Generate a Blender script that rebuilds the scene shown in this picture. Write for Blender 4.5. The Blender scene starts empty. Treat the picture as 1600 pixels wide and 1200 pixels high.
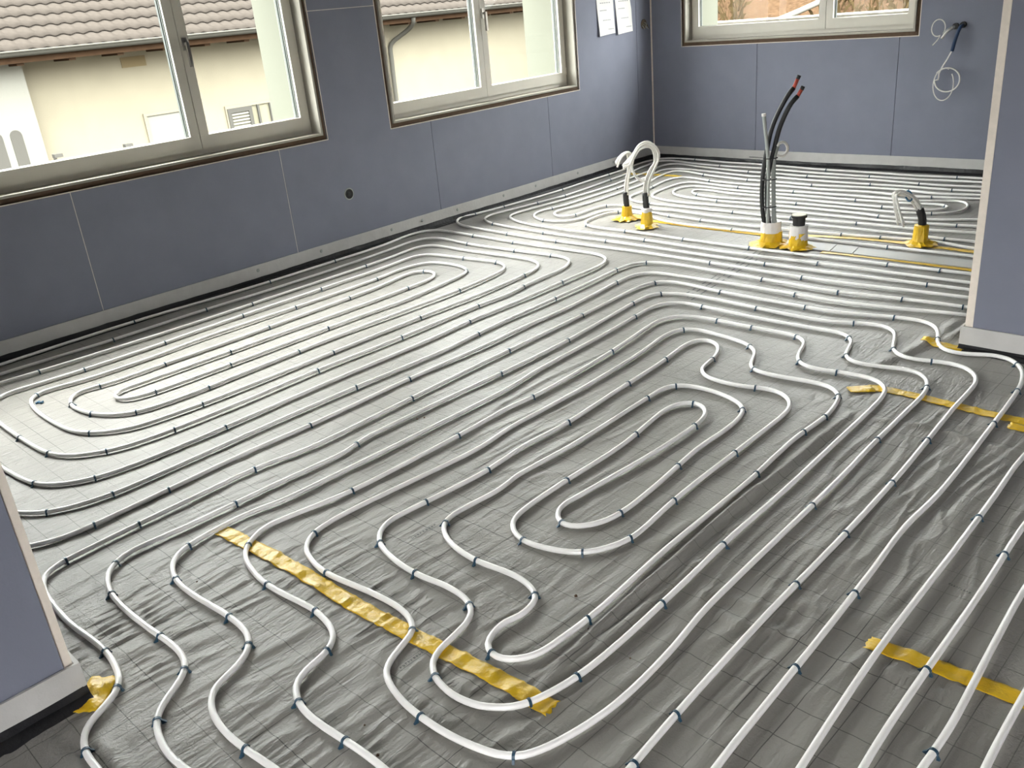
import bpy, bmesh, math, random
import numpy as np
from mathutils import Matrix, Vector

rnd = random.Random(7)
SC = bpy.context.scene
COL = SC.collection
# ------------------------------------------------------------------ camera
CAM_H = 1.5
YAW, PITCH, ROLL, FPX = -0.80094286, 0.40295576, 0.09687188, 1383.48
_f = np.array([math.sin(YAW) * math.cos(PITCH), math.cos(YAW) * math.cos(PITCH), -math.sin(PITCH)])
_r = np.array([math.cos(YAW), -math.sin(YAW), 0.0])
_d = np.cross(_f, _r)
_r2 = math.cos(ROLL) * _r + math.sin(ROLL) * _d
_d2 = -math.sin(ROLL) * _r + math.cos(ROLL) * _d
cam_data = bpy.data.cameras.new('camera')
cam_data.sensor_width = 36.0
cam_data.lens = 36.0 * FPX / 1600.0
cam_data.clip_end = 300.0
cam = bpy.data.objects.new('camera', cam_data)
COL.objects.link(cam)
m = Matrix.Identity(4)
for i in range(3):
    m[i][0], m[i][1], m[i][2] = _r2[i], -_d2[i], -_f[i]
m[2][3] = CAM_H
cam.matrix_world = m
SC.camera = cam
# ------------------------------------------------------------------ world: bright overcast sky
SKY_ZENITH = 27.0
world = bpy.data.worlds.new('overcast_sky')
SC.world = world
world.use_nodes = True
bg = world.node_tree.nodes['Background']
# overcast luminance: three times brighter at the zenith than at the horizon
_nt = world.node_tree
_tc = _nt.nodes.new('ShaderNodeTexCoord')
_sx = _nt.nodes.new('ShaderNodeSeparateXYZ')
_nt.links.new(_tc.outputs['Generated'], _sx.inputs[0])
_mr = _nt.nodes.new('ShaderNodeMapRange')
_mr.inputs['From Min'].default_value = 0.0
_mr.inputs['From Max'].default_value = 1.0
_mr.inputs['To Min'].default_value = SKY_ZENITH / 3.0
_mr.inputs['To Max'].default_value = SKY_ZENITH
_nt.links.new(_sx.outputs['Z'], _mr.inputs['Value'])
_nt.links.new(_mr.outputs['Result'], bg.inputs['Strength'])
bg.inputs['Color'].default_value = (1.0, 0.995, 0.98, 1.0)
# hazy sun behind thin cloud, high over the neighbouring house: a very wide soft source
sun_data = bpy.data.lights.new('hazy_sun', 'SUN')
sun_data.energy = 9.0
sun_data.angle = math.radians(38)
sun_data.color = (1.0, 0.97, 0.92)
sun = bpy.data.objects.new('hazy_sun', sun_data)
COL.objects.link(sun)
sun.rotation_euler = Vector((math.cos(math.radians(57)), -0.10, -math.sin(math.radians(57)))).to_track_quat('-Z', 'Y').to_euler()
SC.view_settings.view_transform = 'Standard'
SC.view_settings.look = 'None'
SC.view_settings.gamma = 1.0
SC.view_settings.use_curve_mapping = False
SC.view_settings.exposure = 0.70
SC.cycles.use_denoising = True
SC.cycles.max_bounces = 10
SC.cycles.diffuse_bounces = 6
SC.cycles.glossy_bounces = 5
SC.cycles.transparent_max_bounces = 12
SC.cycles.sample_clamp_indirect = 8.0

# ------------------------------------------------------------------ helpers
class MB:
    """collects geometry for one mesh object"""
    def __init__(self):
        self.v, self.f = [], []

    def add(self, vs, fs):
        o = len(self.v)
        self.v += [tuple(map(float, p)) for p in vs]
        self.f += [tuple(i + o for i in q) for q in fs]
        return self

    def box(self, x0, x1, y0, y1, z0, z1, T=None):
        c = [(x, y, z) for x in (x0, x1) for y in (y0, y1) for z in (z0, z1)]
        if T:
            c = [T(*p) for p in c]
        return self.add(c, [(0, 1, 3, 2), (4, 6, 7, 5), (0, 4, 5, 1), (2, 3, 7, 6), (0, 2, 6, 4), (1, 5, 7, 3)])

    def prism(self, poly, a, b, T):
        n = len(poly)
        vs = [T(p[0], a, p[1]) for p in poly] + [T(p[0], b, p[1]) for p in poly]
        fs = [tuple(range(n)), tuple(range(2 * n - 1, n - 1, -1))]
        fs += [(i, (i + 1) % n, n + (i + 1) % n, n + i) for i in range(n)]
        return self.add(vs, fs)

    def tube(self, path, r, n=8, caps=True):
        p = np.array(path, float)
        k = len(p)
        rr = np.full(k, r) if np.isscalar(r) else np.array(r, float)
        t = np.gradient(p, axis=0)
        t /= np.linalg.norm(t, axis=1)[:, None] + 1e-12
        up = np.array([0, 0, 1.0]) if abs(t[0][2]) < 0.9 else np.array([1.0, 0, 0])
        s = np.cross(t[0], up); s /= np.linalg.norm(s)
        o = len(self.v)
        for i in range(k):
            s = s - t[i] * np.dot(s, t[i]); s /= np.linalg.norm(s) + 1e-12
            q = np.cross(s, t[i])
            for j in range(n):
                a = 2 * math.pi * j / n
                self.v.append(tuple(p[i] + rr[i] * (math.cos(a) * s + math.sin(a) * q)))
        for i in range(k - 1):
            for j in range(n):
                a, b = o + i * n + j, o + i * n + (j + 1) % n
                self.f.append((a, b, b + n, a + n))
        if caps:
            self.f.append(tuple(o + j for j in range(n))[::-1])
            self.f.append(tuple(o + (k - 1) * n + j for j in range(n)))
        return self

    def lathe(self, prof, c, n=20, cap=True):
        o = len(self.v)
        for r, z in prof:
            for j in range(n):
                a = 2 * math.pi * j / n
                self.v.append((c[0] + r * math.cos(a), c[1] + r * math.sin(a), c[2] + z))
        for i in range(len(prof) - 1):
            for j in range(n):
                a, b = o + i * n + j, o + i * n + (j + 1) % n
                self.f.append((a, b, b + n, a + n))
        if cap:
            self.f.append(tuple(o + j for j in range(n))[::-1])
            self.f.append(tuple(o + (len(prof) - 1) * n + j for j in range(n)))
        return self

    def mesh(self, name, mat, smooth=False, recalc=True):
        me = bpy.data.meshes.new(name)
        me.from_pydata(self.v, [], self.f)
        if recalc:
            b = bmesh.new(); b.from_mesh(me)
            bmesh.ops.recalc_face_normals(b, faces=b.faces)
            b.to_mesh(me); b.free()
        if smooth:
            me.polygons.foreach_set('use_smooth', [True] * len(me.polygons))
        me.materials.append(mat)
        return me

    def build(self, name, mat, parent=None, smooth=False, recalc=True):
        return link(name, self.mesh(name, mat, smooth, recalc), parent)


def link(name, me, parent=None):
    o = bpy.data.objects.new(name, me)
    COL.objects.link(o)
    if parent is not None:
        o.parent = parent
        o.matrix_parent_inverse = Matrix.Translation(-parent.location) if parent.type == 'EMPTY' else Matrix.Identity(4)
    return o


def thing(name, loc, label, cat, group=None):
    o = bpy.data.objects.new(name, None)
    o.empty_display_size = 0.05
    o.location = loc
    COL.objects.link(o)
    return tag(o, label, cat, group)


def tag(o, label, cat, group=None, kind=None):
    o['label'] = label
    o['category'] = cat
    if group:
        o['group'] = group
    if kind:
        o['kind'] = kind
    return o


def struct(o, label=None):
    o['kind'] = 'structure'
    if label:
        o['label'] = label
    return o


def catmull(pts, step):
    p = np.array(pts, float)
    q = np.vstack([2 * p[0] - p[1], p, 2 * p[-1] - p[-2]])
    out = []
    for i in range(1, len(q) - 2):
        a, b, c, e = q[i - 1:i + 3]
        t1 = max(np.linalg.norm(b - a), 1e-6) ** .5
        t2 = t1 + max(np.linalg.norm(c - b), 1e-6) ** .5
        t3 = t2 + max(np.linalg.norm(e - c), 1e-6) ** .5
        k = max(1, int(round(np.linalg.norm(c - b) / step)))
        for t in np.linspace(t1, t2, k, endpoint=False):
            A1 = (t1 - t) / t1 * a + t / t1 * b
            A2 = (t2 - t) / (t2 - t1) * b + (t - t1) / (t2 - t1) * c
            A3 = (t3 - t) / (t3 - t2) * c + (t - t2) / (t3 - t2) * e
            B1 = (t2 - t) / t2 * A1 + t / t2 * A2
            B2 = (t3 - t) / (t3 - t1) * A2 + (t - t1) / (t3 - t1) * A3
            out.append((t2 - t) / (t2 - t1) * B1 + (t - t1) / (t2 - t1) * B2)
    out.append(p[-1])
    return np.array(out)


def vnoise(x, y, seed=0):
    """smooth value noise on numpy arrays, 0..1"""
    xi, yi = np.floor(x).astype(np.int64), np.floor(y).astype(np.int64)
    fx, fy = x - xi, y - yi
    fx = fx * fx * (3 - 2 * fx); fy = fy * fy * (3 - 2 * fy)

    def h(a, b):
        n = (a * 374761393 + b * 668265263 + seed * 1442695041) & 0x7fffffff
        n = ((n ^ (n >> 13)) * 1274126177) & 0x7fffffff
        return ((n ^ (n >> 16)) & 0xffff) / 65535.0
    return (h(xi, yi) * (1 - fx) + h(xi + 1, yi) * fx) * (1 - fy) + (h(xi, yi + 1) * (1 - fx) + h(xi + 1, yi + 1) * fx) * fy


# ------------------------------------------------------------------ materials
def mat(name, color, rough=0.6, metal=0.0, noise=0.0, nscale=20.0, bump=0.0, bscale=60.0, spec=0.5):
    M = bpy.data.materials.new(name)
    M.use_nodes = True
    nt = M.node_tree
    b = nt.nodes['Principled BSDF']
    b.inputs['Base Color'].default_value = (*color, 1)
    b.inputs['Roughness'].default_value = rough
    b.inputs['Metallic'].default_value = metal
    b.inputs['Specular IOR Level'].default_value = spec
    if noise or bump:
        tc = nt.nodes.new('ShaderNodeTexCoord')
    if noise:
        n = nt.nodes.new('ShaderNodeTexNoise')
        n.inputs['Scale'].default_value = nscale
        n.inputs['Detail'].default_value = 5
        nt.links.new(tc.outputs['Object'], n.inputs['Vector'])
        r = nt.nodes.new('ShaderNodeMapRange')
        r.inputs['From Min'].default_value = 0.25
        r.inputs['From Max'].default_value = 0.75
        r.inputs['To Min'].default_value = 1 - noise
        r.inputs['To Max'].default_value = 1 + noise
        nt.links.new(n.outputs['Fac'], r.inputs['Value'])
        mx = nt.nodes.new('ShaderNodeVectorMath')
        mx.operation = 'SCALE'
        mx.inputs[0].default_value = color
        nt.links.new(r.outputs['Result'], mx.inputs['Scale'])
        nt.links.new(mx.outputs['Vector'], b.inputs['Base Color'])
    if bump:
        n2 = nt.nodes.new('ShaderNodeTexNoise')
        n2.inputs['Scale'].default_value = bscale
        n2.inputs['Detail'].default_value = 4
        nt.links.new(tc.outputs['Object'], n2.inputs['Vector'])
        bp = nt.nodes.new('ShaderNodeBump')
        bp.inputs['Strength'].default_value = bump
        bp.inputs['Distance'].default_value = 0.01
        nt.links.new(n2.outputs['Fac'], bp.inputs['Height'])
        nt.links.new(bp.outputs['Normal'], b.inputs['Normal'])
    return M


def foil_material():
    """grey insulation foil with a printed 10 cm grid"""
    M = bpy.data.materials.new('grid_foil')
    M.use_nodes = True
    nt = M.node_tree
    N, Lk = nt.nodes, nt.links
    b = N['Principled BSDF']
    geo = N.new('ShaderNodeNewGeometry')
    sep = N.new('ShaderNodeSeparateXYZ')
    # slight warp so that the print is not dead straight
    wn = N.new('ShaderNodeTexNoise'); wn.inputs['Scale'].default_value = 0.9
    Lk.new(geo.outputs['Position'], wn.inputs['Vector'])
    ws = N.new('ShaderNodeVectorMath'); ws.operation = 'MULTIPLY_ADD'
    ws.inputs[1].default_value = (0.03, 0.03, 0)
    Lk.new(wn.outputs['Color'], ws.inputs[0]); Lk.new(geo.outputs['Position'], ws.inputs[2])
    Lk.new(ws.outputs['Vector'], sep.inputs[0])

    def math_(op, a, v=None, w=None):
        n = N.new('ShaderNodeMath'); n.operation = op
        for i, q in enumerate((a, v, w)):
            if q is None: continue
            if isinstance(q, (int, float)): n.inputs[i].default_value = q
            else: Lk.new(q, n.inputs[i])
        return n.outputs[0]
    line = None
    for ax, off in (('X', 1.0 - 0.015), ('Y', -1.16 - 0.015)):
        s = math_('ADD', sep.outputs[ax], off + 20.1)
        s = math_('DIVIDE', s, 0.1005)
        s = math_('FRACT', s)
        s = math_('SUBTRACT', s, 0.5)
        s = math_('ABSOLUTE', s)
        s = math_('GREATER_THAN', s, 0.5 - 0.0115)
        line = s if line is None else math_('MAXIMUM', line, s)
    n = N.new('ShaderNodeTexNoise'); n.inputs['Scale'].default_value = 3.0; n.inputs['Detail'].default_value = 6
    Lk.new(geo.outputs['Position'], n.inputs['Vector'])
    r = N.new('ShaderNodeMapRange')
    r.inputs['From Min'].default_value = .3; r.inputs['From Max'].default_value = .7
    r.inputs['To Min'].default_value = .88; r.inputs['To Max'].default_value = 1.08
    Lk.new(n.outputs['Fac'], r.inputs['Value'])
    base = N.new('ShaderNodeVectorMath'); base.operation = 'SCALE'
    base.inputs[0].default_value = FOIL
    Lk.new(r.outputs['Result'], base.inputs['Scale'])
    mx = N.new('ShaderNodeMix'); mx.data_type = 'RGBA'
    gn = N.new('ShaderNodeTexNoise'); gn.inputs['Scale'].default_value = 2.2; gn.inputs['Detail'].default_value = 3
    Lk.new(geo.outputs['Position'], gn.inputs['Vector'])
    gr = N.new('ShaderNodeMapRange'); gr.inputs['From Min'].default_value = .35; gr.inputs['From Max'].default_value = .65; gr.inputs['To Min'].default_value = .25; gr.inputs['To Max'].default_value = .8
    Lk.new(gn.outputs['Fac'], gr.inputs['Value'])
    lf = math_('MULTIPLY', line, gr.outputs['Result'])
    Lk.new(lf, mx.inputs['Factor'])
    Lk.new(base.outputs['Vector'], mx.inputs['A'])
    mx.inputs['B'].default_value = (0.03, 0.03, 0.032, 1)
    Lk.new(mx.outputs['Result'], b.inputs['Base Color'])
    b.inputs['Metallic'].default_value = FOIL_METAL
    b.inputs['Roughness'].default_value = FOIL_ROUGH
    b.inputs['Specular IOR Level'].default_value = 0.12
    # fine crinkle: creases running along the room, plus an isotropic grain
    hgt = None
    for sc_, sy_, amp in ((26.0, .16, 1.0), (46.0, .25, .55), (60.0, 1.0, .5)):
        mp = N.new('ShaderNodeMapping'); mp.inputs['Scale'].default_value = (1.0, sy_, 1.0)
        Lk.new(geo.outputs['Position'], mp.inputs['Vector'])
        n2 = N.new('ShaderNodeTexNoise'); n2.inputs['Scale'].default_value = sc_; n2.inputs['Detail'].default_value = 3
        n2.inputs['Distortion'].default_value = .35
        Lk.new(mp.outputs['Vector'], n2.inputs['Vector'])
        q = math_('ABSOLUTE', math_('SUBTRACT', n2.outputs['Fac'], .5))
        q = math_('MULTIPLY', q, amp)
        hgt = q if hgt is None else math_('ADD', hgt, q)
    bp = N.new('ShaderNodeBump'); bp.inputs['Strength'].default_value = 0.55; bp.inputs['Distance'].default_value = 0.012
    bp.invert = True
    Lk.new(hgt, bp.inputs['Height']); Lk.new(bp.outputs['Normal'], b.inputs['Normal'])
    return M


def glass_material():
    M = bpy.data.materials.new('window_glass')
    M.use_nodes = True
    nt = M.node_tree
    nt.nodes.remove(nt.nodes['Principled BSDF'])
    tr = nt.nodes.new('ShaderNodeBsdfTransparent'); tr.inputs['Color'].default_value = (.96, .98, .97, 1)
    gl = nt.nodes.new('ShaderNodeBsdfGlossy'); gl.inputs['Roughness'].default_value = 0.0
    lw_ = nt.nodes.new('ShaderNodeLayerWeight'); lw_.inputs['Blend'].default_value = .5
    pw = nt.nodes.new('ShaderNodeMath'); pw.operation = 'POWER'; pw.inputs[1].default_value = 5.0
    nt.links.new(lw_.outputs['Facing'], pw.inputs[0])
    fr = nt.nodes.new('ShaderNodeMath'); fr.operation = 'MULTIPLY_ADD'; fr.inputs[1].default_value = .4; fr.inputs[2].default_value = .005
    nt.links.new(pw.outputs[0], fr.inputs[0])
    mx = nt.nodes.new('ShaderNodeMixShader')
    nt.links.new(fr.outputs[0], mx.inputs[0]); nt.links.new(tr.outputs[0], mx.inputs[1]); nt.links.new(gl.outputs[0], mx.inputs[2])
    nt.links.new(mx.outputs[0], nt.nodes['Material Output'].inputs['Surface'])
    return M


FOIL = (0.275, 0.264, 0.246)
FOIL_METAL, FOIL_ROUGH = 0.0, 0.38
M_FOIL = foil_material()
M_BOARD = mat('blue_plasterboard', (0.195, 0.205, 0.26), 0.75, noise=0.05, nscale=6, bump=0.05, bscale=150, spec=0.3)
M_BOARDEDGE = mat('gypsum_edge', (0.78, 0.70, 0.61), 0.8, noise=0.06, nscale=40)
M_CORE = mat('stud_wall_core', (0.33, 0.27, 0.21), 0.9)
M_JOINT = mat('pale_joint_filler', (0.66, 0.62, 0.58), 0.85, noise=0.1, nscale=50)
M_STRIP = mat('grey_foam_strip', (0.50, 0.49, 0.475), 0.6, noise=0.07, nscale=12, bump=0.25, bscale=40)
M_BLACK = mat('black_edge_film', (0.012, 0.012, 0.014), 0.35, bump=0.5, bscale=40)
M_PLASTER = mat('grey_plaster', (0.50, 0.49, 0.47), 0.9)
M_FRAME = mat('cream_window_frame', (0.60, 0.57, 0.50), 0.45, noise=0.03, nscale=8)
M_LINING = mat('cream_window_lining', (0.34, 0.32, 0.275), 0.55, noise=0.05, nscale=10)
M_BROWN = mat('brown_gap_board', (0.10, 0.06, 0.035), 0.8, noise=0.2, nscale=30)
M_GASKET = mat('dark_gasket', (0.06, 0.07, 0.065), 0.5)
M_GLASS = glass_material()
M_METAL = mat('brushed_handle_metal', (0.45, 0.43, 0.40), 0.3, metal=0.9)
M_PIPE = mat('white_pipe_plastic', (0.92, 0.905, 0.88), 0.28, noise=0.03, nscale=15)
M_CLIP = mat('dark_blue_clip_plastic', (0.02, 0.06, 0.10), 0.4)
M_CLIPB = mat('blue_clip_plastic', (0.03, 0.13, 0.24), 0.4)
M_TAPE = mat('yellow_tape', (0.66, 0.42, 0.010), 0.42, noise=0.12, nscale=30, bump=0.5, bscale=50)
M_CONDW = mat('white_cable_sheath', (0.72, 0.70, 0.66), 0.5, noise=0.06, nscale=60)
M_CONDG = mat('grey_conduit', (0.34, 0.36, 0.34), 0.5)
M_CONDB = mat('black_tube_insulation', (0.012, 0.012, 0.013), 0.5)
M_RED = mat('red_tube_end', (0.50, 0.07, 0.045), 0.5)
M_FOAM = mat('white_foam_wrap', (0.74, 0.71, 0.70), 0.8, bump=0.3, bscale=50)
M_LID = mat('cream_cap', (0.62, 0.60, 0.48), 0.6)
M_PLATE = mat('grey_cover_plate', (0.40, 0.40, 0.385), 0.55, metal=0.0, noise=0.05, nscale=10)
M_PAPER = mat('white_paper', (0.74, 0.73, 0.70), 0.8)
M_INK = mat('grey_ink', (0.35, 0.35, 0.36), 0.8)
M_BOX = mat('brown_socket_box', (0.12, 0.09, 0.06), 0.7, noise=0.4, nscale=60)
M_BLUEBOX = mat('blue_cable_sleeve', (0.015, 0.04, 0.10), 0.5)
M_DARK = mat('dark_hole', (0.012, 0.012, 0.012), 0.8)
M_HWALL = mat('house_cream_render', (0.136, 0.122, 0.092), 0.95, noise=0.04, nscale=3, spec=0.0)
M_HWHITE = mat('house_white_render', (0.125, 0.122, 0.108), 0.95, spec=0.0)
M_TILE = mat('pale_roof_tile', (0.0265, 0.0228, 0.0198), 1.0, noise=0.22, nscale=5, spec=0.0)
M_GUTTER = mat('pale_gutter_metal', (0.045, 0.043, 0.037), 0.8, spec=0.05)
M_RAFTER = mat('brown_rafter_wood', (0.03, 0.018, 0.011), 0.9, noise=0.2, nscale=10, spec=0.0)
M_SHUTTER = mat('grey_shutter', (0.05, 0.048, 0.043), 0.9, spec=0.0)
M_REVEAL = mat('pale_outer_reveal', (0.13, 0.132, 0.11), 0.95, spec=0.0)
M_GROUND = mat('pale_paving', (0.07, 0.067, 0.06), 0.95, noise=0.1, nscale=2, spec=0.0)
M_BANK = mat('dry_earth', (0.025, 0.0155, 0.0092), 1.0, noise=0.45, nscale=16, spec=0.0)
M_GRASS = mat('dry_grass', (0.032, 0.023, 0.0115), 1.0, noise=0.3, nscale=3, spec=0.0)

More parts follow.
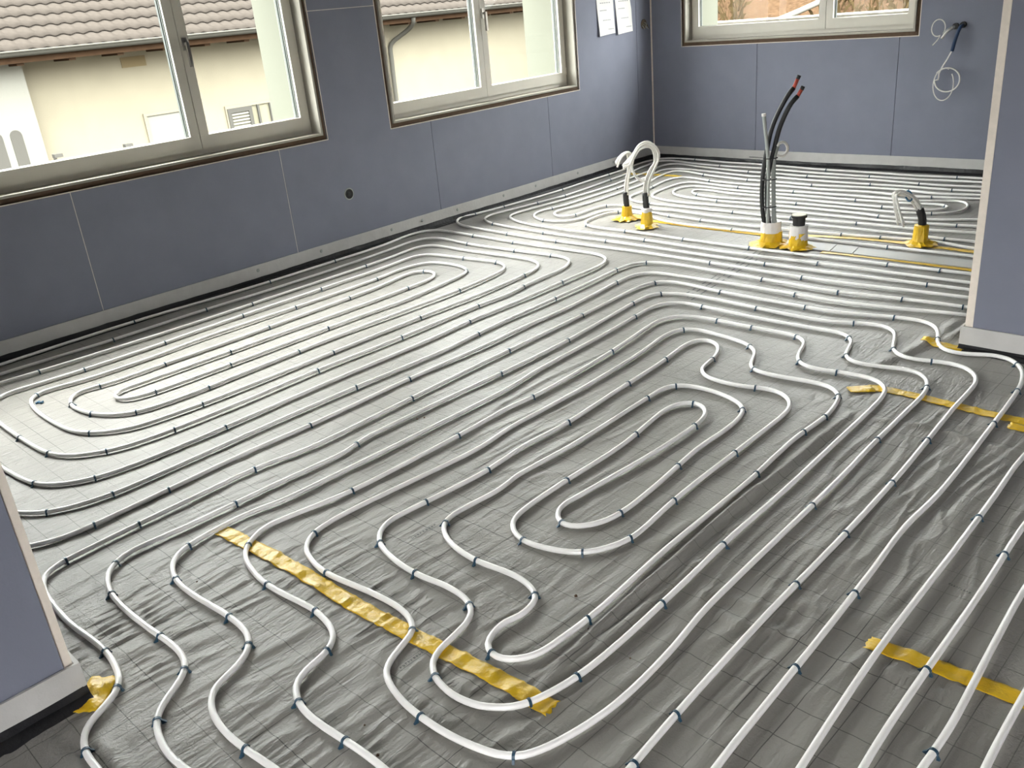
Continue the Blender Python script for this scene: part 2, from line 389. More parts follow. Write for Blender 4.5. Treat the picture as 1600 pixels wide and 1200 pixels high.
# heating pipe runs and clip places on the floor, metres
PIPES = {
    'spiral': [1.579, 4.229, 0.880, 4.234, 0.200, 4.239, -0.480, 4.246, -1.160, 4.251, -1.420, 4.244, -1.619, 4.226, -1.857, 4.194, -1.977, 4.191, -2.177,
        4.204, -2.476, 4.224, -2.875, 4.247, -2.974, 4.241, -3.032, 4.228, -3.067, 4.214, -3.097, 4.193, -3.120, 4.165, -3.136, 4.132, -3.148, 4.075, -3.151,
        3.996, -3.125, 3.657, -3.113, 3.317, -3.108, 2.997, -3.092, 2.758, -3.075, 2.579, -3.074, 2.379, -3.082, 1.959, -3.075, 1.499, -3.061, 1.099, -3.061,
        0.959, -3.071, 0.880, -3.092, 0.803, -3.117, 0.749, -3.152, 0.701, -3.198, 0.665, -3.341, 0.593, -3.416, 0.568, -3.494, 0.555, -3.634, 0.550, -3.874,
        0.560, -4.313, 0.590, -4.471, 0.612, -4.588, 0.640, -4.681, 0.674, -4.732, 0.703, -4.762, 0.728, -4.785, 0.758, -4.810, 0.811, -4.827, 0.888, -4.848,
        1.046, -4.852, 1.166, -4.836, 1.686, -4.844, 2.206, -4.837, 2.586, -4.852, 3.126, -4.873, 3.545, -4.893, 3.724, -4.910, 3.862, -4.909, 3.940, -4.902,
        3.977, -4.888, 4.009, -4.867, 4.034, -4.838, 4.052, -4.804, 4.062, -4.747, 4.067, -4.568, 4.052, -4.409, 4.045, -4.149, 4.053, -3.690, 4.080, -3.633,
        4.075, -3.597, 4.064, -3.564, 4.046, -3.536, 4.021, -3.502, 3.974, -3.480, 3.920, -3.464, 3.843, -3.441, 3.544, -3.412, 3.367, -3.412, 3.268, -3.420,
        3.088, -3.408, 2.748, -3.402, 2.468, -3.406, 2.048, -3.389, 1.608, -3.390, 1.348, -3.400, 1.209, -3.415, 1.131, -3.436, 1.075, -3.466, 1.024, -3.505,
        0.978, -3.550, 0.941, -3.603, 0.916, -3.661, 0.901, -3.760, 0.891, -4.100, 0.884, -4.260, 0.891, -4.339, 0.902, -4.396, 0.917, -4.450, 0.942, -4.481,
        0.964, -4.506, 0.991, -4.522, 1.024, -4.528, 1.060, -4.523, 1.159, -4.506, 1.418, -4.506, 1.718, -4.516, 1.938, -4.526, 2.198, -4.538, 2.878, -4.549,
        3.278, -4.563, 3.437, -4.579, 3.575, -4.576, 3.633, -4.567, 3.668, -4.550, 3.698, -4.525, 3.721, -4.494, 3.737, -4.438, 3.750, -4.160, 3.776, -4.002,
        3.796, -3.944, 3.795, -3.888, 3.781, -3.855, 3.764, -3.825, 3.740, -3.801, 3.711, -3.776, 3.659, -3.758, 3.582, -3.731, 3.364, -3.721, 3.184, -3.722,
        2.784, -3.727, 2.444, -3.706, 1.845, -3.694, 1.605, -3.698, 1.445, -3.709, 1.366, -3.728, 1.311, -3.749, 1.278, -3.791, 1.237, -3.841, 1.206, -3.896,
        1.183, -3.954, 1.170, -4.033, 1.164, -4.092, 1.170, -4.147, 1.188, -4.179, 1.208, -4.201, 1.235, -4.212, 1.267, -4.210, 1.302, -4.190, 1.397, -4.187,
        1.496, -4.191, 1.716, -4.190, 1.916, -4.213, 2.596, -4.232, 2.976, -4.247, 3.115, -4.284, 3.310, -4.285, 3.348, -4.278, 3.383, -4.262, 3.412, -4.237,
        3.434, -4.206, 3.445, -4.172, 3.444, -4.139, 3.432, -4.111, 3.410, -4.089, 3.381, -4.074, 3.346, -4.061, 3.289, -4.049, 3.070, -4.039, 2.750, -4.042,
        2.250, -4.037, 1.970, -4.041, 1.471, -4.043, 1.412, -4.037, 1.377, -4.029, 1.362, -4.019, 1.349, -4.006, 1.339, -3.991, 1.332, -3.957, 1.330, -3.941,
        1.334, -3.925, 1.341, -3.912, 1.352, -3.892, 1.382, -3.877, 1.437, -3.868, 1.536, -3.869, 1.976, -3.881, 2.556, -3.882, 2.736, -3.876, 2.936, -3.886,
        3.075, -3.937, 3.452, -3.952, 3.508, -3.969, 3.542, -3.992, 3.571, -4.021, 3.593, -4.074, 3.615, -4.132, 3.625, -4.211, 3.626, -4.270, 3.620, -4.324,
        3.605, -4.354, 3.586, -4.378, 3.559, -4.395, 3.527, -4.410, 3.471, -4.415, 3.392, -4.409, 3.313, -4.390, 3.175, -4.379, 2.936, -4.369, 2.256, -4.368,
        1.956, -4.351, 1.717, -4.349, 1.457, -4.356, 1.337, -4.375, 1.240, -4.385, 1.183, -4.384, 1.146, -4.371, 1.114, -4.347, 1.088, -4.314, 1.070, -4.258,
        1.055, -4.159, 1.042, -3.999, 1.038, -3.839, 1.045, -3.761, 1.059, -3.706, 1.081, -3.659, 1.115, -3.605, 1.173, -3.576, 1.223, -3.559, 1.280, -3.544,
        1.399, -3.533, 1.578, -3.541, 1.998, -3.559, 2.678, -3.558, 2.978, -3.555, 3.238, -3.568, 3.438, -3.595, 3.716, -3.607, 3.774, -3.628, 3.828, -3.662,
        3.874, -3.708, 3.909, -3.761, 3.930, -3.819, 3.940, -3.938, 3.938, -4.337, 3.915, -4.537, 3.917, -4.635, 3.917, -4.671, 3.910, -4.702, 3.897, -4.726,
        3.876, -4.742, 3.847, -4.749, 3.813, -4.749, 3.756, -4.713, 3.499, -4.702, 3.279, -4.688, 2.599, -4.672, 2.080, -4.686, 1.400, -4.695, 1.220, -4.709,
        1.061, -4.705, 0.982, -4.691, 0.924, -4.667, 0.871, -4.630, 0.826, -4.583, 0.792, -4.529, 0.769, -4.452, 0.750, -4.333, 0.736, -4.073, 0.726, -3.833,
        0.728, -3.634, 0.740, -3.475, 0.756, -3.417, 0.770, -3.363, 0.795, -3.318, 0.833, -3.281, 0.879, -3.254, 0.932, -3.237, 0.989, -3.224, 1.088, -3.218,
        1.328, -3.243, 2.007, -3.247, 2.387, -3.251, 2.627, -3.271, 2.906, -3.269, 3.346, -3.279, 3.586, -3.286, 3.786, -3.290, 3.946, -3.299, 4.025, -3.314,
        4.082, -3.340, 4.134, -3.363, 4.164, -3.392, 4.188, -3.443, 4.214, -3.500, 4.226, -3.619, 4.228, -4.199, 4.218, -4.559, 4.229, -4.898, 4.246, -4.956,
        4.242, -5.010, 4.229, -5.041, 4.211, -5.065, 4.186, -5.082, 4.155, -5.095, 4.101, -5.097, 4.043, -5.084, 3.945, -5.046, 3.749, -5.029, 3.570, -5.016,
        3.210, -5.012, 2.690, -5.022, 2.410, -5.042, 2.011, -5.042, 1.731, -5.025, 1.331, -4.999, 0.972, -4.966, 0.754, -4.947, 0.677, -4.924, 0.624, -4.889,
        0.578, -4.843, 0.542, -4.791, 0.515, -4.696, 0.484, -4.481, 0.440, -4.302, 0.416, -4.063, 0.398, -3.743, 0.392, -3.423, 0.392, -3.283, 0.402, -3.185,
        0.420, -3.129, 0.440, -3.077, 0.468, -3.030, 0.505, -2.975, 0.563, -2.941, 0.612, -2.917, 0.666, -2.906, 0.725, -2.907, 0.864, -2.933, 1.404, -2.928,
        1.724, -2.946, 2.223, -2.941, 2.743, -2.955, 2.963, -2.957, 3.323, -2.973, 3.522, -3.003, 3.821, -3.005, 3.920, -2.995, 3.977, -2.980, 4.010, -2.957,
        4.035, -2.926, 4.052, -2.870, 4.064, -2.691, 4.068, -2.331, 4.069, -2.011, 4.058, -1.851, 4.052, -1.732, 4.060, -1.554, 4.087, -1.339, 4.133, -1.200,
        4.149, -0.960, 4.156, -0.480, 4.149, 0.200, 4.134, 0.880, 4.129, 1.579, 4.124],
    'middle': [1.577, 4.602, 0.880, 4.607, 0.200, 4.612, -0.480, 4.617, -1.160, 4.621, -1.660, 4.618, -2.220, 4.614, -2.700, 4.600, -2.960, 4.607, -3.379,
        4.630, -3.639, 4.630, -4.019, 4.625, -4.279, 4.637, -4.438, 4.652, -4.555, 4.674, -4.650, 4.705, -4.720, 4.740, -4.766, 4.774, -4.790, 4.801, -4.807,
        4.833, -4.816, 4.868, -4.818, 4.925, -4.777, 5.261, -4.746, 5.600, -4.738, 5.880, -4.742, 6.039, -4.761, 6.198, -4.786, 6.396, -4.808, 6.655, -4.840,
        6.852, -4.842, 6.909, -4.836, 6.944, -4.823, 6.974, -4.801, 6.997, -4.772, 7.009, -4.738, 7.013, -4.683, 7.005, -4.453, 6.938, -4.238, 6.896, -4.040,
        6.867, -3.881, 6.854, -3.661, 6.849, -3.402, 6.827, -3.242, 6.828, -2.943, 6.841, -2.783, 6.836, -2.425, 6.799, -2.305, 6.796, -2.007, 6.819, -1.687,
        6.820, -1.347, 6.820, -1.047, 6.825, -0.927, 6.818, -0.829, 6.802, -0.754, 6.778, -0.702, 6.751, -0.638, 6.704, -0.583, 6.648, -0.535, 6.584, -0.487,
        6.497, -0.450, 6.405, -0.424, 6.309, -0.408, 6.210, -0.403, 6.091, -0.411, 5.971, -0.429, 5.873, -0.458, 5.778, -0.498, 5.686, -0.549, 5.601, -0.599,
        5.540, -0.657, 5.486, -0.706, 5.452, -0.759, 5.426, -0.835, 5.403, -0.933, 5.388, -1.053, 5.384, -1.493, 5.390, -1.832, 5.385, -2.030, 5.403, -2.210,
        5.400, -2.910, 5.381, -3.209, 5.361, -3.348, 5.364, -3.507, 5.380, -3.665, 5.402, -3.745, 5.403, -3.923, 5.386, -4.022, 5.389, -4.159, 5.403, -4.214,
        5.397, -4.247, 5.385, -4.275, 5.364, -4.296, 5.336, -4.311, 5.302, -4.322, 5.246, -4.321, 5.168, -4.314, 5.051, -4.318, 5.014, -4.329, 4.983, -4.349,
        4.958, -4.376, 4.943, -4.408, 4.939, -4.441, 4.945, -4.472, 4.961, -4.500, 4.984, -4.520, 5.013, -4.532, 5.046, -4.536, 5.081, -4.528, 5.137, -4.501,
        5.252, -4.492, 5.350, -4.493, 5.810, -4.518, 6.189, -4.530, 6.286, -4.579, 6.495, -4.595, 6.593, -4.593, 6.647, -4.584, 6.678, -4.565, 6.701, -4.538,
        6.715, -4.506, 6.719, -4.451, 6.710, -4.339, 6.672, -4.206, 6.627, -4.070, 6.595, -3.873, 6.566, -3.694, 6.548, -3.496, 6.553, -3.218, 6.531, -3.078,
        6.534, -2.739, 6.559, -2.559, 6.560, -2.460, 6.551, -2.304, 6.522, -2.226, 6.519, -2.127, 6.532, -1.990, 6.557, -1.870, 6.565, -1.451, 6.563, -1.231,
        6.564, -1.132, 6.555, -1.055, 6.536, -1.002, 6.513, -0.953, 6.480, -0.911, 6.439, -0.876, 6.392, -0.847, 6.340, -0.821, 6.266, -0.807, 6.188, -0.807,
        6.109, -0.820, 6.031, -0.846, 5.957, -0.875, 5.905, -0.910, 5.858, -0.952, 5.817, -1.001, 5.784, -1.054, 5.760, -1.131, 5.742, -1.230, 5.734, -1.650,
        5.738, -1.748, 5.728, -1.885, 5.703, -2.083, 5.684, -2.222, 5.667, -2.341, 5.667, -2.621, 5.673, -3.301, 5.673, -3.780, 5.662, -3.900, 5.671, -3.997,
        5.691, -4.072, 5.717, -4.123, 5.743, -4.152, 5.766, -4.175, 5.795, -4.200, 5.845, -4.214, 5.902, -4.228, 6.041, -4.231, 6.160, -4.226, 6.218, -4.211,
        6.271, -4.193, 6.299, -4.167, 6.320, -4.136, 6.331, -4.082, 6.332, -3.946, 6.307, -3.789, 6.281, -3.569, 6.262, -3.350, 6.258, -2.930, 6.266, -2.630,
        6.271, -2.370, 6.261, -2.292, 6.268, -2.235, 6.283, -2.110, 6.334, -2.075, 6.342, -2.043, 6.340, -2.014, 6.327, -1.989, 6.305, -1.960, 6.258, -1.942,
        6.203, -1.934, 6.146, -1.940, 6.089, -1.952, 6.055, -1.972, 6.024, -1.998, 5.999, -2.046, 5.970, -2.120, 5.945, -2.256, 5.913, -2.335, 5.905, -2.454,
        5.911, -2.613, 5.918, -3.273, 5.918, -3.593, 5.905, -3.712, 5.913, -3.810, 5.931, -3.864, 5.950, -3.912, 5.979, -3.937, 6.004, -3.953, 6.032, -3.959,
        6.060, -3.952, 6.083, -3.933, 6.098, -3.904, 6.105, -3.851, 6.102, -3.616, 6.061, -3.457, 6.047, -2.797, 6.026, -2.477, 6.023, -2.180, 6.035, -2.126,
        6.047, -2.095, 6.063, -2.070, 6.086, -2.055, 6.115, -2.051, 6.145, -2.059, 6.174, -2.077, 6.196, -2.105, 6.208, -2.137, 6.212, -2.192, 6.204, -2.308,
        6.179, -2.447, 6.167, -2.866, 6.153, -3.326, 6.151, -3.526, 6.160, -3.745, 6.176, -3.942, 6.206, -3.999, 6.207, -4.035, 6.200, -4.067, 6.186, -4.092,
        6.164, -4.110, 6.134, -4.120, 6.100, -4.122, 6.064, -4.110, 6.009, -4.085, 5.957, -4.049, 5.912, -4.004, 5.876, -3.952, 5.848, -3.877, 5.825, -3.759,
        5.806, -3.600, 5.796, -3.400, 5.798, -2.860, 5.806, -2.560, 5.802, -2.441, 5.791, -2.325, 5.773, -2.246, 5.773, -2.068, 5.797, -1.971, 5.817, -1.897,
        5.844, -1.809, 5.884, -1.753, 5.899, -1.675, 5.905, -1.475, 5.902, -1.397, 5.910, -1.341, 5.926, -1.292, 5.954, -1.251, 5.994, -1.220, 6.043, -1.199,
        6.097, -1.189, 6.155, -1.189, 6.213, -1.199, 6.271, -1.220, 6.325, -1.251, 6.374, -1.291, 6.414, -1.341, 6.442, -1.396, 6.459, -1.475, 6.467, -1.894,
        6.467, -1.993, 6.457, -2.247, 6.405, -2.367, 6.394, -2.466, 6.396, -2.665, 6.415, -2.764, 6.413, -2.983, 6.395, -3.123, 6.399, -3.362, 6.417, -3.441,
        6.416, -3.617, 6.391, -3.716, 6.392, -3.914, 6.414, -4.071, 6.444, -4.245, 6.487, -4.301, 6.492, -4.334, 6.487, -4.363, 6.473, -4.385, 6.449, -4.400,
        6.418, -4.410, 6.363, -4.408, 6.285, -4.385, 6.147, -4.346, 5.972, -4.334, 5.853, -4.326, 5.755, -4.311, 5.700, -4.284, 5.650, -4.245, 5.608, -4.197,
        5.577, -4.142, 5.557, -4.085, 5.547, -3.806, 5.540, -3.566, 5.529, -3.286, 5.527, -3.047, 5.514, -2.767, 5.520, -2.327, 5.535, -2.008, 5.531, -1.888,
        5.541, -1.692, 5.575, -1.572, 5.581, -1.112, 5.574, -1.013, 5.581, -0.935, 5.597, -0.880, 5.617, -0.828, 5.646, -0.782, 5.683, -0.729, 5.741, -0.685,
        5.807, -0.651, 5.879, -0.626, 5.954, -0.608, 6.052, -0.604, 6.151, -0.613, 6.250, -0.637, 6.347, -0.666, 6.421, -0.704, 6.490, -0.752, 6.553, -0.795,
        6.594, -0.843, 6.628, -0.895, 6.655, -0.971, 6.677, -1.069, 6.691, -1.229, 6.695, -1.629, 6.690, -1.969, 6.690, -2.228, 6.675, -2.507, 6.683, -2.887,
        6.676, -3.247, 6.684, -3.426, 6.697, -3.565, 6.710, -3.644, 6.709, -3.782, 6.697, -3.881, 6.705, -4.491, 6.813, -4.569, 6.818, -4.625, 6.810, -4.658,
        6.797, -4.685, 6.776, -4.704, 6.748, -4.715, 6.715, -4.717, 6.660, -4.702, 6.583, -4.671, 6.447, -4.657, 6.308, -4.621, 5.910, -4.622, 5.710, -4.623,
        5.411, -4.623, 5.293, -4.632, 5.214, -4.671, 5.042, -4.670, 4.987, -4.660, 4.951, -4.633, 4.902, -4.593, 4.861, -4.545, 4.829, -4.491, 4.806, -4.434,
        4.794, -4.377, 4.793, -4.320, 4.803, -4.270, 4.825, -4.243, 4.846, -4.222, 4.874, -4.210, 4.908, -4.202, 4.964, -4.202, 5.122, -4.192, 5.178, -4.178,
        5.212, -4.158, 5.241, -4.131, 5.263, -4.098, 5.279, -4.042, 5.291, -3.904, 5.301, -3.804, 5.298, -3.647, 5.271, -3.469, 5.245, -3.230, 5.224, -3.050,
        5.219, -2.451, 5.244, -2.212, 5.262, -1.915, 5.305, -1.837, 5.306, -1.759, 5.292, -1.624, 5.257, -1.525, 5.245, -1.305, 5.245, -1.065, 5.245, -0.845,
        5.242, -0.726, 5.252, -0.629, 5.273, -0.554, 5.301, -0.486, 5.340, -0.424, 5.390, -0.357, 5.463, -0.300, 5.545, -0.253, 5.633, -0.209, 5.744, -0.178,
        5.860, -0.159, 5.978, -0.152, 6.098, -0.157, 6.217, -0.173, 6.336, -0.202, 6.452, -0.243, 6.564, -0.288, 6.653, -0.342, 6.737, -0.408, 6.812, -0.467,
        6.864, -0.533, 6.907, -0.606, 6.938, -0.702, 6.963, -0.821, 6.977, -0.981, 6.982, -1.501, 6.973, -2.101, 6.972, -2.520, 6.959, -3.220, 6.966, -3.500,
        6.973, -3.659, 6.989, -3.877, 7.018, -4.057, 7.028, -4.296, 7.036, -4.495, 7.056, -4.633, 7.080, -4.865, 7.138, -4.921, 7.142, -4.956, 7.136, -4.985,
        7.122, -5.007, 7.099, -5.019, 7.069, -5.024, 7.016, -5.010, 6.899, -4.954, 6.584, -4.929, 6.426, -4.893, 5.987, -4.869, 5.608, -4.871, 5.488, -4.892,
        5.310, -4.960, 4.835, -4.962, 4.757, -4.950, 4.702, -4.933, 4.670, -4.910, 4.641, -4.865, 4.607, -4.812, 4.582, -4.736, 4.560, -4.618, 4.540, -4.379,
        4.521, -4.039, 4.507, -3.459, 4.502, -2.780, 4.488, -2.120, 4.483, -1.840, 4.494, -1.440, 4.508, -0.800, 4.508, -0.120, 4.502, 0.560, 4.497, 1.240,
        4.492, 1.577, 4.490],
    'outer': [1.578, 4.363, 0.880, 4.368, 0.200, 4.373, -0.480, 4.381, -1.161, 4.386, -1.421, 4.378, -1.919, 4.340, -2.119, 4.338, -2.719, 4.363, -3.199, 4.380,
        -3.479, 4.377, -3.939, 4.365, -4.299, 4.370, -4.598, 4.387, -4.857, 4.411, -4.934, 4.427, -4.990, 4.447, -5.041, 4.475, -5.085, 4.512, -5.120, 4.557,
        -5.134, 4.590, -5.140, 4.625, -5.135, 4.678, -5.111, 4.790, -5.080, 5.107, -5.054, 5.667, -5.058, 5.827, -5.071, 6.066, -5.079, 6.486, -5.090, 6.646,
        -5.124, 6.883, -5.129, 7.002, -5.124, 7.081, -5.110, 7.138, -5.085, 7.187, -5.060, 7.214, -5.031, 7.234, -4.997, 7.247, -4.940, 7.256, -4.821, 7.255,
        -4.662, 7.240, -4.405, 7.201, -4.265, 7.194, -4.045, 7.191, -3.847, 7.172, -3.429, 7.124, -3.229, 7.114, -2.950, 7.107, -2.650, 7.091, -2.510, 7.096,
        -2.271, 7.115, -1.591, 7.117, -1.191, 7.121, -0.831, 7.128, -0.671, 7.120, -0.553, 7.104, -0.456, 7.080, -0.383, 7.050, -0.315, 7.010, -0.252, 6.961,
        -0.183, 6.889, -0.122, 6.811, -0.070, 6.725, -0.019, 6.617, 0.021, 6.504, 0.050, 6.388, 0.071, 6.250, 0.078, 6.110, 0.072, 5.971, 0.052, 5.832, 0.024,
        5.716, -0.015, 5.602, -0.065, 5.494, -0.116, 5.408, -0.176, 5.328, -0.245, 5.256, -0.306, 5.206, -0.374, 5.164, -0.447, 5.133, -0.544, 5.108, -0.662,
        5.092, -0.802, 5.087, -1.182, 5.095, -1.702, 5.092, -2.062, 5.089, -2.222, 5.085, -2.462, 5.092, -2.702, 5.091, -2.881, 5.099, -3.261, 5.089, -3.441,
        5.096, -3.540, 5.108, -3.616, 5.128, -3.706, 5.170, -3.813, 5.222, -3.868, 5.239, -3.926, 5.247, -3.984, 5.244, -4.039, 5.232, -4.070, 5.216, -4.095,
        5.194, -4.112, 5.165, -4.126, 5.111, -4.132, 5.033, -4.127, 4.955, -4.113, 4.899, -4.096, 4.866, -4.073, 4.837, -4.045, 4.812, -3.995, 4.787, -3.939,
        4.773, -3.860, 4.768, -3.620, 4.773, -3.300, 4.760, -2.940, 4.750, -2.621, 4.741, -2.341, 4.744, -2.041, 4.753, -1.361, 4.769, -0.681, 4.766, -0.000,
        4.760, 0.680, 4.755, 1.360, 4.750, 1.576, 4.749],
    'front': [-1.325, -1.391, -1.321, -0.700, -1.320, -0.020, -1.330, 0.420, -1.339, 0.479, -1.360, 0.535, -1.381, 0.569, -1.395, 0.583, -1.410, 0.594, -1.428,
        0.600, -1.467, 0.598, -1.626, 0.583, -1.706, 0.587, -1.764, 0.602, -1.798, 0.621, -1.813, 0.634, -1.824, 0.649, -1.839, 0.686, -1.852, 0.723, -1.872,
        0.757, -1.900, 0.784, -1.935, 0.802, -1.973, 0.811, -2.053, 0.814, -2.252, 0.800, -2.332, 0.803, -2.390, 0.816, -2.427, 0.832, -2.458, 0.855, -2.482,
        0.886, -2.496, 0.922, -2.509, 1.000, -2.513, 1.120, -2.507, 1.180, -2.490, 1.278, -2.485, 1.438, -2.481, 2.118, -2.485, 2.358, -2.494, 2.457, -2.514,
        2.596, -2.542, 3.115, -2.572, 3.514, -2.568, 3.572, -2.557, 3.608, -2.538, 3.638, -2.509, 3.660, -2.474, 3.674, -2.416, 3.680, -2.257, 3.670, -2.057,
        3.658, -1.777, 3.656, -1.645, 3.661, -1.610, 3.653, -1.578, 3.634, -1.553, 3.606, -1.533, 3.573, -1.516, 3.516, -1.495, 3.441, -1.475, 3.408, -1.448,
        3.384, -1.413, 3.373, -1.375, 3.372, -1.317, 3.382, -1.241, 3.401, -1.204, 3.399, -1.169, 3.386, -1.141, 3.361, -1.119, 3.329, -1.098, 3.274, -1.084,
        3.196, -1.079, 3.056, -1.069, 2.696, -1.057, 2.456, -1.043, 1.776, -1.037, 1.616, -1.018, 1.438, -1.011, 1.258, -1.018, 1.158, -1.038, 1.060, -1.057,
        1.003, -1.076, 0.969, -1.090, 0.955, -1.123, 0.935, -1.200, 0.914, -1.279, 0.904, -1.379, 0.905, -1.438, 0.914, -1.495, 0.932, -1.528, 0.953, -1.550,
        0.986, -1.585, 1.078, -1.596, 1.094, -1.611, 1.107, -1.646, 1.124, -1.705, 1.134, -1.804, 1.131, -1.983, 1.109, -2.043, 1.110, -2.101, 1.121, -2.157,
        1.141, -2.188, 1.165, -2.212, 1.196, -2.227, 1.232, -2.236, 1.291, -2.236, 1.391, -2.200, 1.869, -2.202, 1.969, -2.220, 2.128, -2.220, 2.288, -2.221,
        2.508, -2.238, 2.868, -2.253, 3.027, -2.279, 3.205, -2.281, 3.264, -2.277, 3.303, -2.264, 3.336, -2.253, 3.350, -2.240, 3.361, -2.207, 3.375, -2.169,
        3.380, -2.090, 3.373, -1.953, 3.347, -1.898, 3.326, -1.865, 3.305, -1.838, 3.278, -1.817, 3.245, -1.772, 3.137, -1.749, 3.107, -1.717, 3.088, -1.680,
        3.080, -1.621, 3.081, -1.482, 3.097, -1.443, 3.097, -1.405, 3.089, -1.372, 3.070, -1.346, 3.043, -1.327, 3.009, -1.311, 2.952, -1.297, 2.853, -1.297,
        2.773, -1.303, 2.633, -1.296, 2.474, -1.283, 2.274, -1.274, 1.794, -1.254, 1.435, -1.259, 1.295, -1.266, 1.236, -1.282, 1.200, -1.308, 1.171, -1.325,
        1.161, -1.343, 1.157, -1.362, 1.158, -1.379, 1.165, -1.394, 1.177, -1.404, 1.193, -1.416, 1.231, -1.418, 1.268, -1.407, 1.311, -1.409, 1.349, -1.413,
        1.367, -1.421, 1.385, -1.434, 1.399, -1.449, 1.410, -1.486, 1.424, -1.545, 1.431, -1.684, 1.418, -1.763, 1.424, -1.821, 1.438, -1.875, 1.464, -1.905,
        1.489, -1.925, 1.522, -1.933, 1.560, -1.931, 1.639, -1.923, 1.739, -1.928, 1.798, -1.937, 1.857, -1.935, 1.956, -1.927, 2.136, -1.939, 2.636, -1.940,
        2.715, -1.931, 2.752, -1.923, 2.769, -1.911, 2.782, -1.880, 2.802, -1.843, 2.812, -1.784, 2.815, -1.725, 2.809, -1.667, 2.794, -1.631, 2.779, -1.598,
        2.757, -1.573, 2.728, -1.557, 2.693, -1.544, 2.634, -1.538, 2.535, -1.540, 2.375, -1.511, 2.077, -1.502, 1.917, -1.508, 1.837, -1.519, 1.799, -1.537,
        1.765, -1.564, 1.737, -1.580, 1.727, -1.598, 1.722, -1.615, 1.723, -1.632, 1.730, -1.647, 1.741, -1.670, 1.772, -1.680, 1.809, -1.673, 1.908, -1.647,
        2.247, -1.644, 2.487, -1.651, 2.566, -1.662, 2.604, -1.680, 2.637, -1.707, 2.663, -1.723, 2.671, -1.740, 2.675, -1.757, 2.675, -1.773, 2.669, -1.786,
        2.658, -1.797, 2.644, -1.810, 2.610, -1.814, 2.551, -1.800, 2.432, -1.779, 2.273, -1.774, 2.153, -1.775, 1.893, -1.768, 1.734, -1.759, 1.675, -1.744,
        1.639, -1.718, 1.610, -1.684, 1.590, -1.647, 1.580, -1.607, 1.580, -1.549, 1.593, -1.494, 1.615, -1.461, 1.637, -1.435, 1.667, -1.408, 1.720, -1.393,
        1.777, -1.392, 1.837, -1.411, 2.056, -1.421, 2.536, -1.428, 2.776, -1.439, 2.834, -1.455, 2.870, -1.478, 2.901, -1.508, 2.925, -1.543, 2.940, -1.581,
        2.945, -1.618, 2.939, -1.694, 2.918, -1.754, 2.912, -1.813, 2.916, -1.850, 2.926, -1.883, 2.945, -1.908, 2.973, -1.924, 3.007, -1.944, 3.124, -1.963,
        3.180, -1.992, 3.232, -2.017, 3.260, -2.048, 3.278, -2.065, 3.283, -2.081, 3.283, -2.096, 3.278, -2.109, 3.270, -2.119, 3.258, -2.130, 3.225, -2.132,
        3.167, -2.106, 2.949, -2.085, 2.609, -2.064, 2.330, -2.063, 2.190, -2.069, 2.030, -2.059, 1.911, -2.052, 1.811, -2.061, 1.651, -2.077, 1.452, -2.076,
        1.412, -2.065, 1.375, -2.044, 1.342, -2.015, 1.316, -1.980, 1.297, -1.923, 1.280, -1.844, 1.268, -1.764, 1.267, -1.665, 1.278, -1.605, 1.276, -1.567,
        1.268, -1.533, 1.249, -1.519, 1.236, -1.500, 1.201, -1.488, 1.143, -1.477, 1.084, -1.460, 1.049, -1.447, 1.035, -1.414, 1.014, -1.375, 1.003, -1.336,
        0.999, -1.296, 1.003, -1.258, 1.014, -1.224, 1.034, -1.195, 1.060, -1.174, 1.094, -1.151, 1.170, -1.139, 1.249, -1.135, 1.389, -1.145, 1.709, -1.157,
        1.949, -1.160, 2.229, -1.177, 2.709, -1.192, 3.048, -1.203, 3.127, -1.214, 3.165, -1.233, 3.198, -1.261, 3.224, -1.295, 3.241, -1.333, 3.247, -1.392,
        3.244, -1.510, 3.228, -1.549, 3.229, -1.585, 3.240, -1.615, 3.262, -1.638, 3.292, -1.661, 3.346, -1.689, 3.441, -1.707, 3.476, -1.732, 3.503, -1.764,
        3.522, -1.801, 3.531, -1.880, 3.532, -2.040, 3.531, -2.220, 3.534, -2.298, 3.525, -2.335, 3.514, -2.367, 3.496, -2.393, 3.468, -2.410, 3.435, -2.420,
        3.397, -2.422, 3.338, -2.392, 3.121, -2.367, 2.922, -2.343, 2.583, -2.339, 2.403, -2.351, 2.244, -2.343, 2.044, -2.339, 1.885, -2.340, 1.505, -2.351,
        1.385, -2.385, 1.188, -2.387, 1.149, -2.379, 1.111, -2.362, 1.076, -2.339, 1.044, -2.310, 1.017, -2.275, 0.998, -2.218, 0.981, -2.139, 0.968, -2.059,
        0.967, -1.900, 0.981, -1.840, 0.977, -1.782, 0.964, -1.747, 0.947, -1.720, 0.919, -1.704, 0.883, -1.691, 0.825, -1.674, 0.790, -1.661, 0.775, -1.627,
        0.755, -1.589, 0.743, -1.530, 0.738, -1.350, 0.750, -1.251, 0.749, -1.232, 0.746, -1.215, 0.737, -1.187, 0.710, -1.159, 0.657, -1.143, 0.600, -1.136,
        0.500, -1.128, 0.060, -1.130, -0.620, -1.133, -1.300, -1.134, -1.392],
    'step2': [-1.483, -1.391, -1.479, -0.700, -1.479, -0.019, -1.489, 0.300, -1.500, 0.359, -1.524, 0.414, -1.547, 0.446, -1.562, 0.459, -1.579, 0.468, -1.598,
        0.471, -1.697, 0.464, -1.756, 0.470, -1.814, 0.486, -1.848, 0.506, -1.876, 0.534, -1.922, 0.599, -1.950, 0.626, -1.985, 0.643, -2.044, 0.653, -2.204,
        0.645, -2.323, 0.641, -2.423, 0.646, -2.482, 0.656, -2.538, 0.676, -2.571, 0.698, -2.597, 0.727, -2.616, 0.761, -2.624, 0.799, -2.622, 0.858, -2.613,
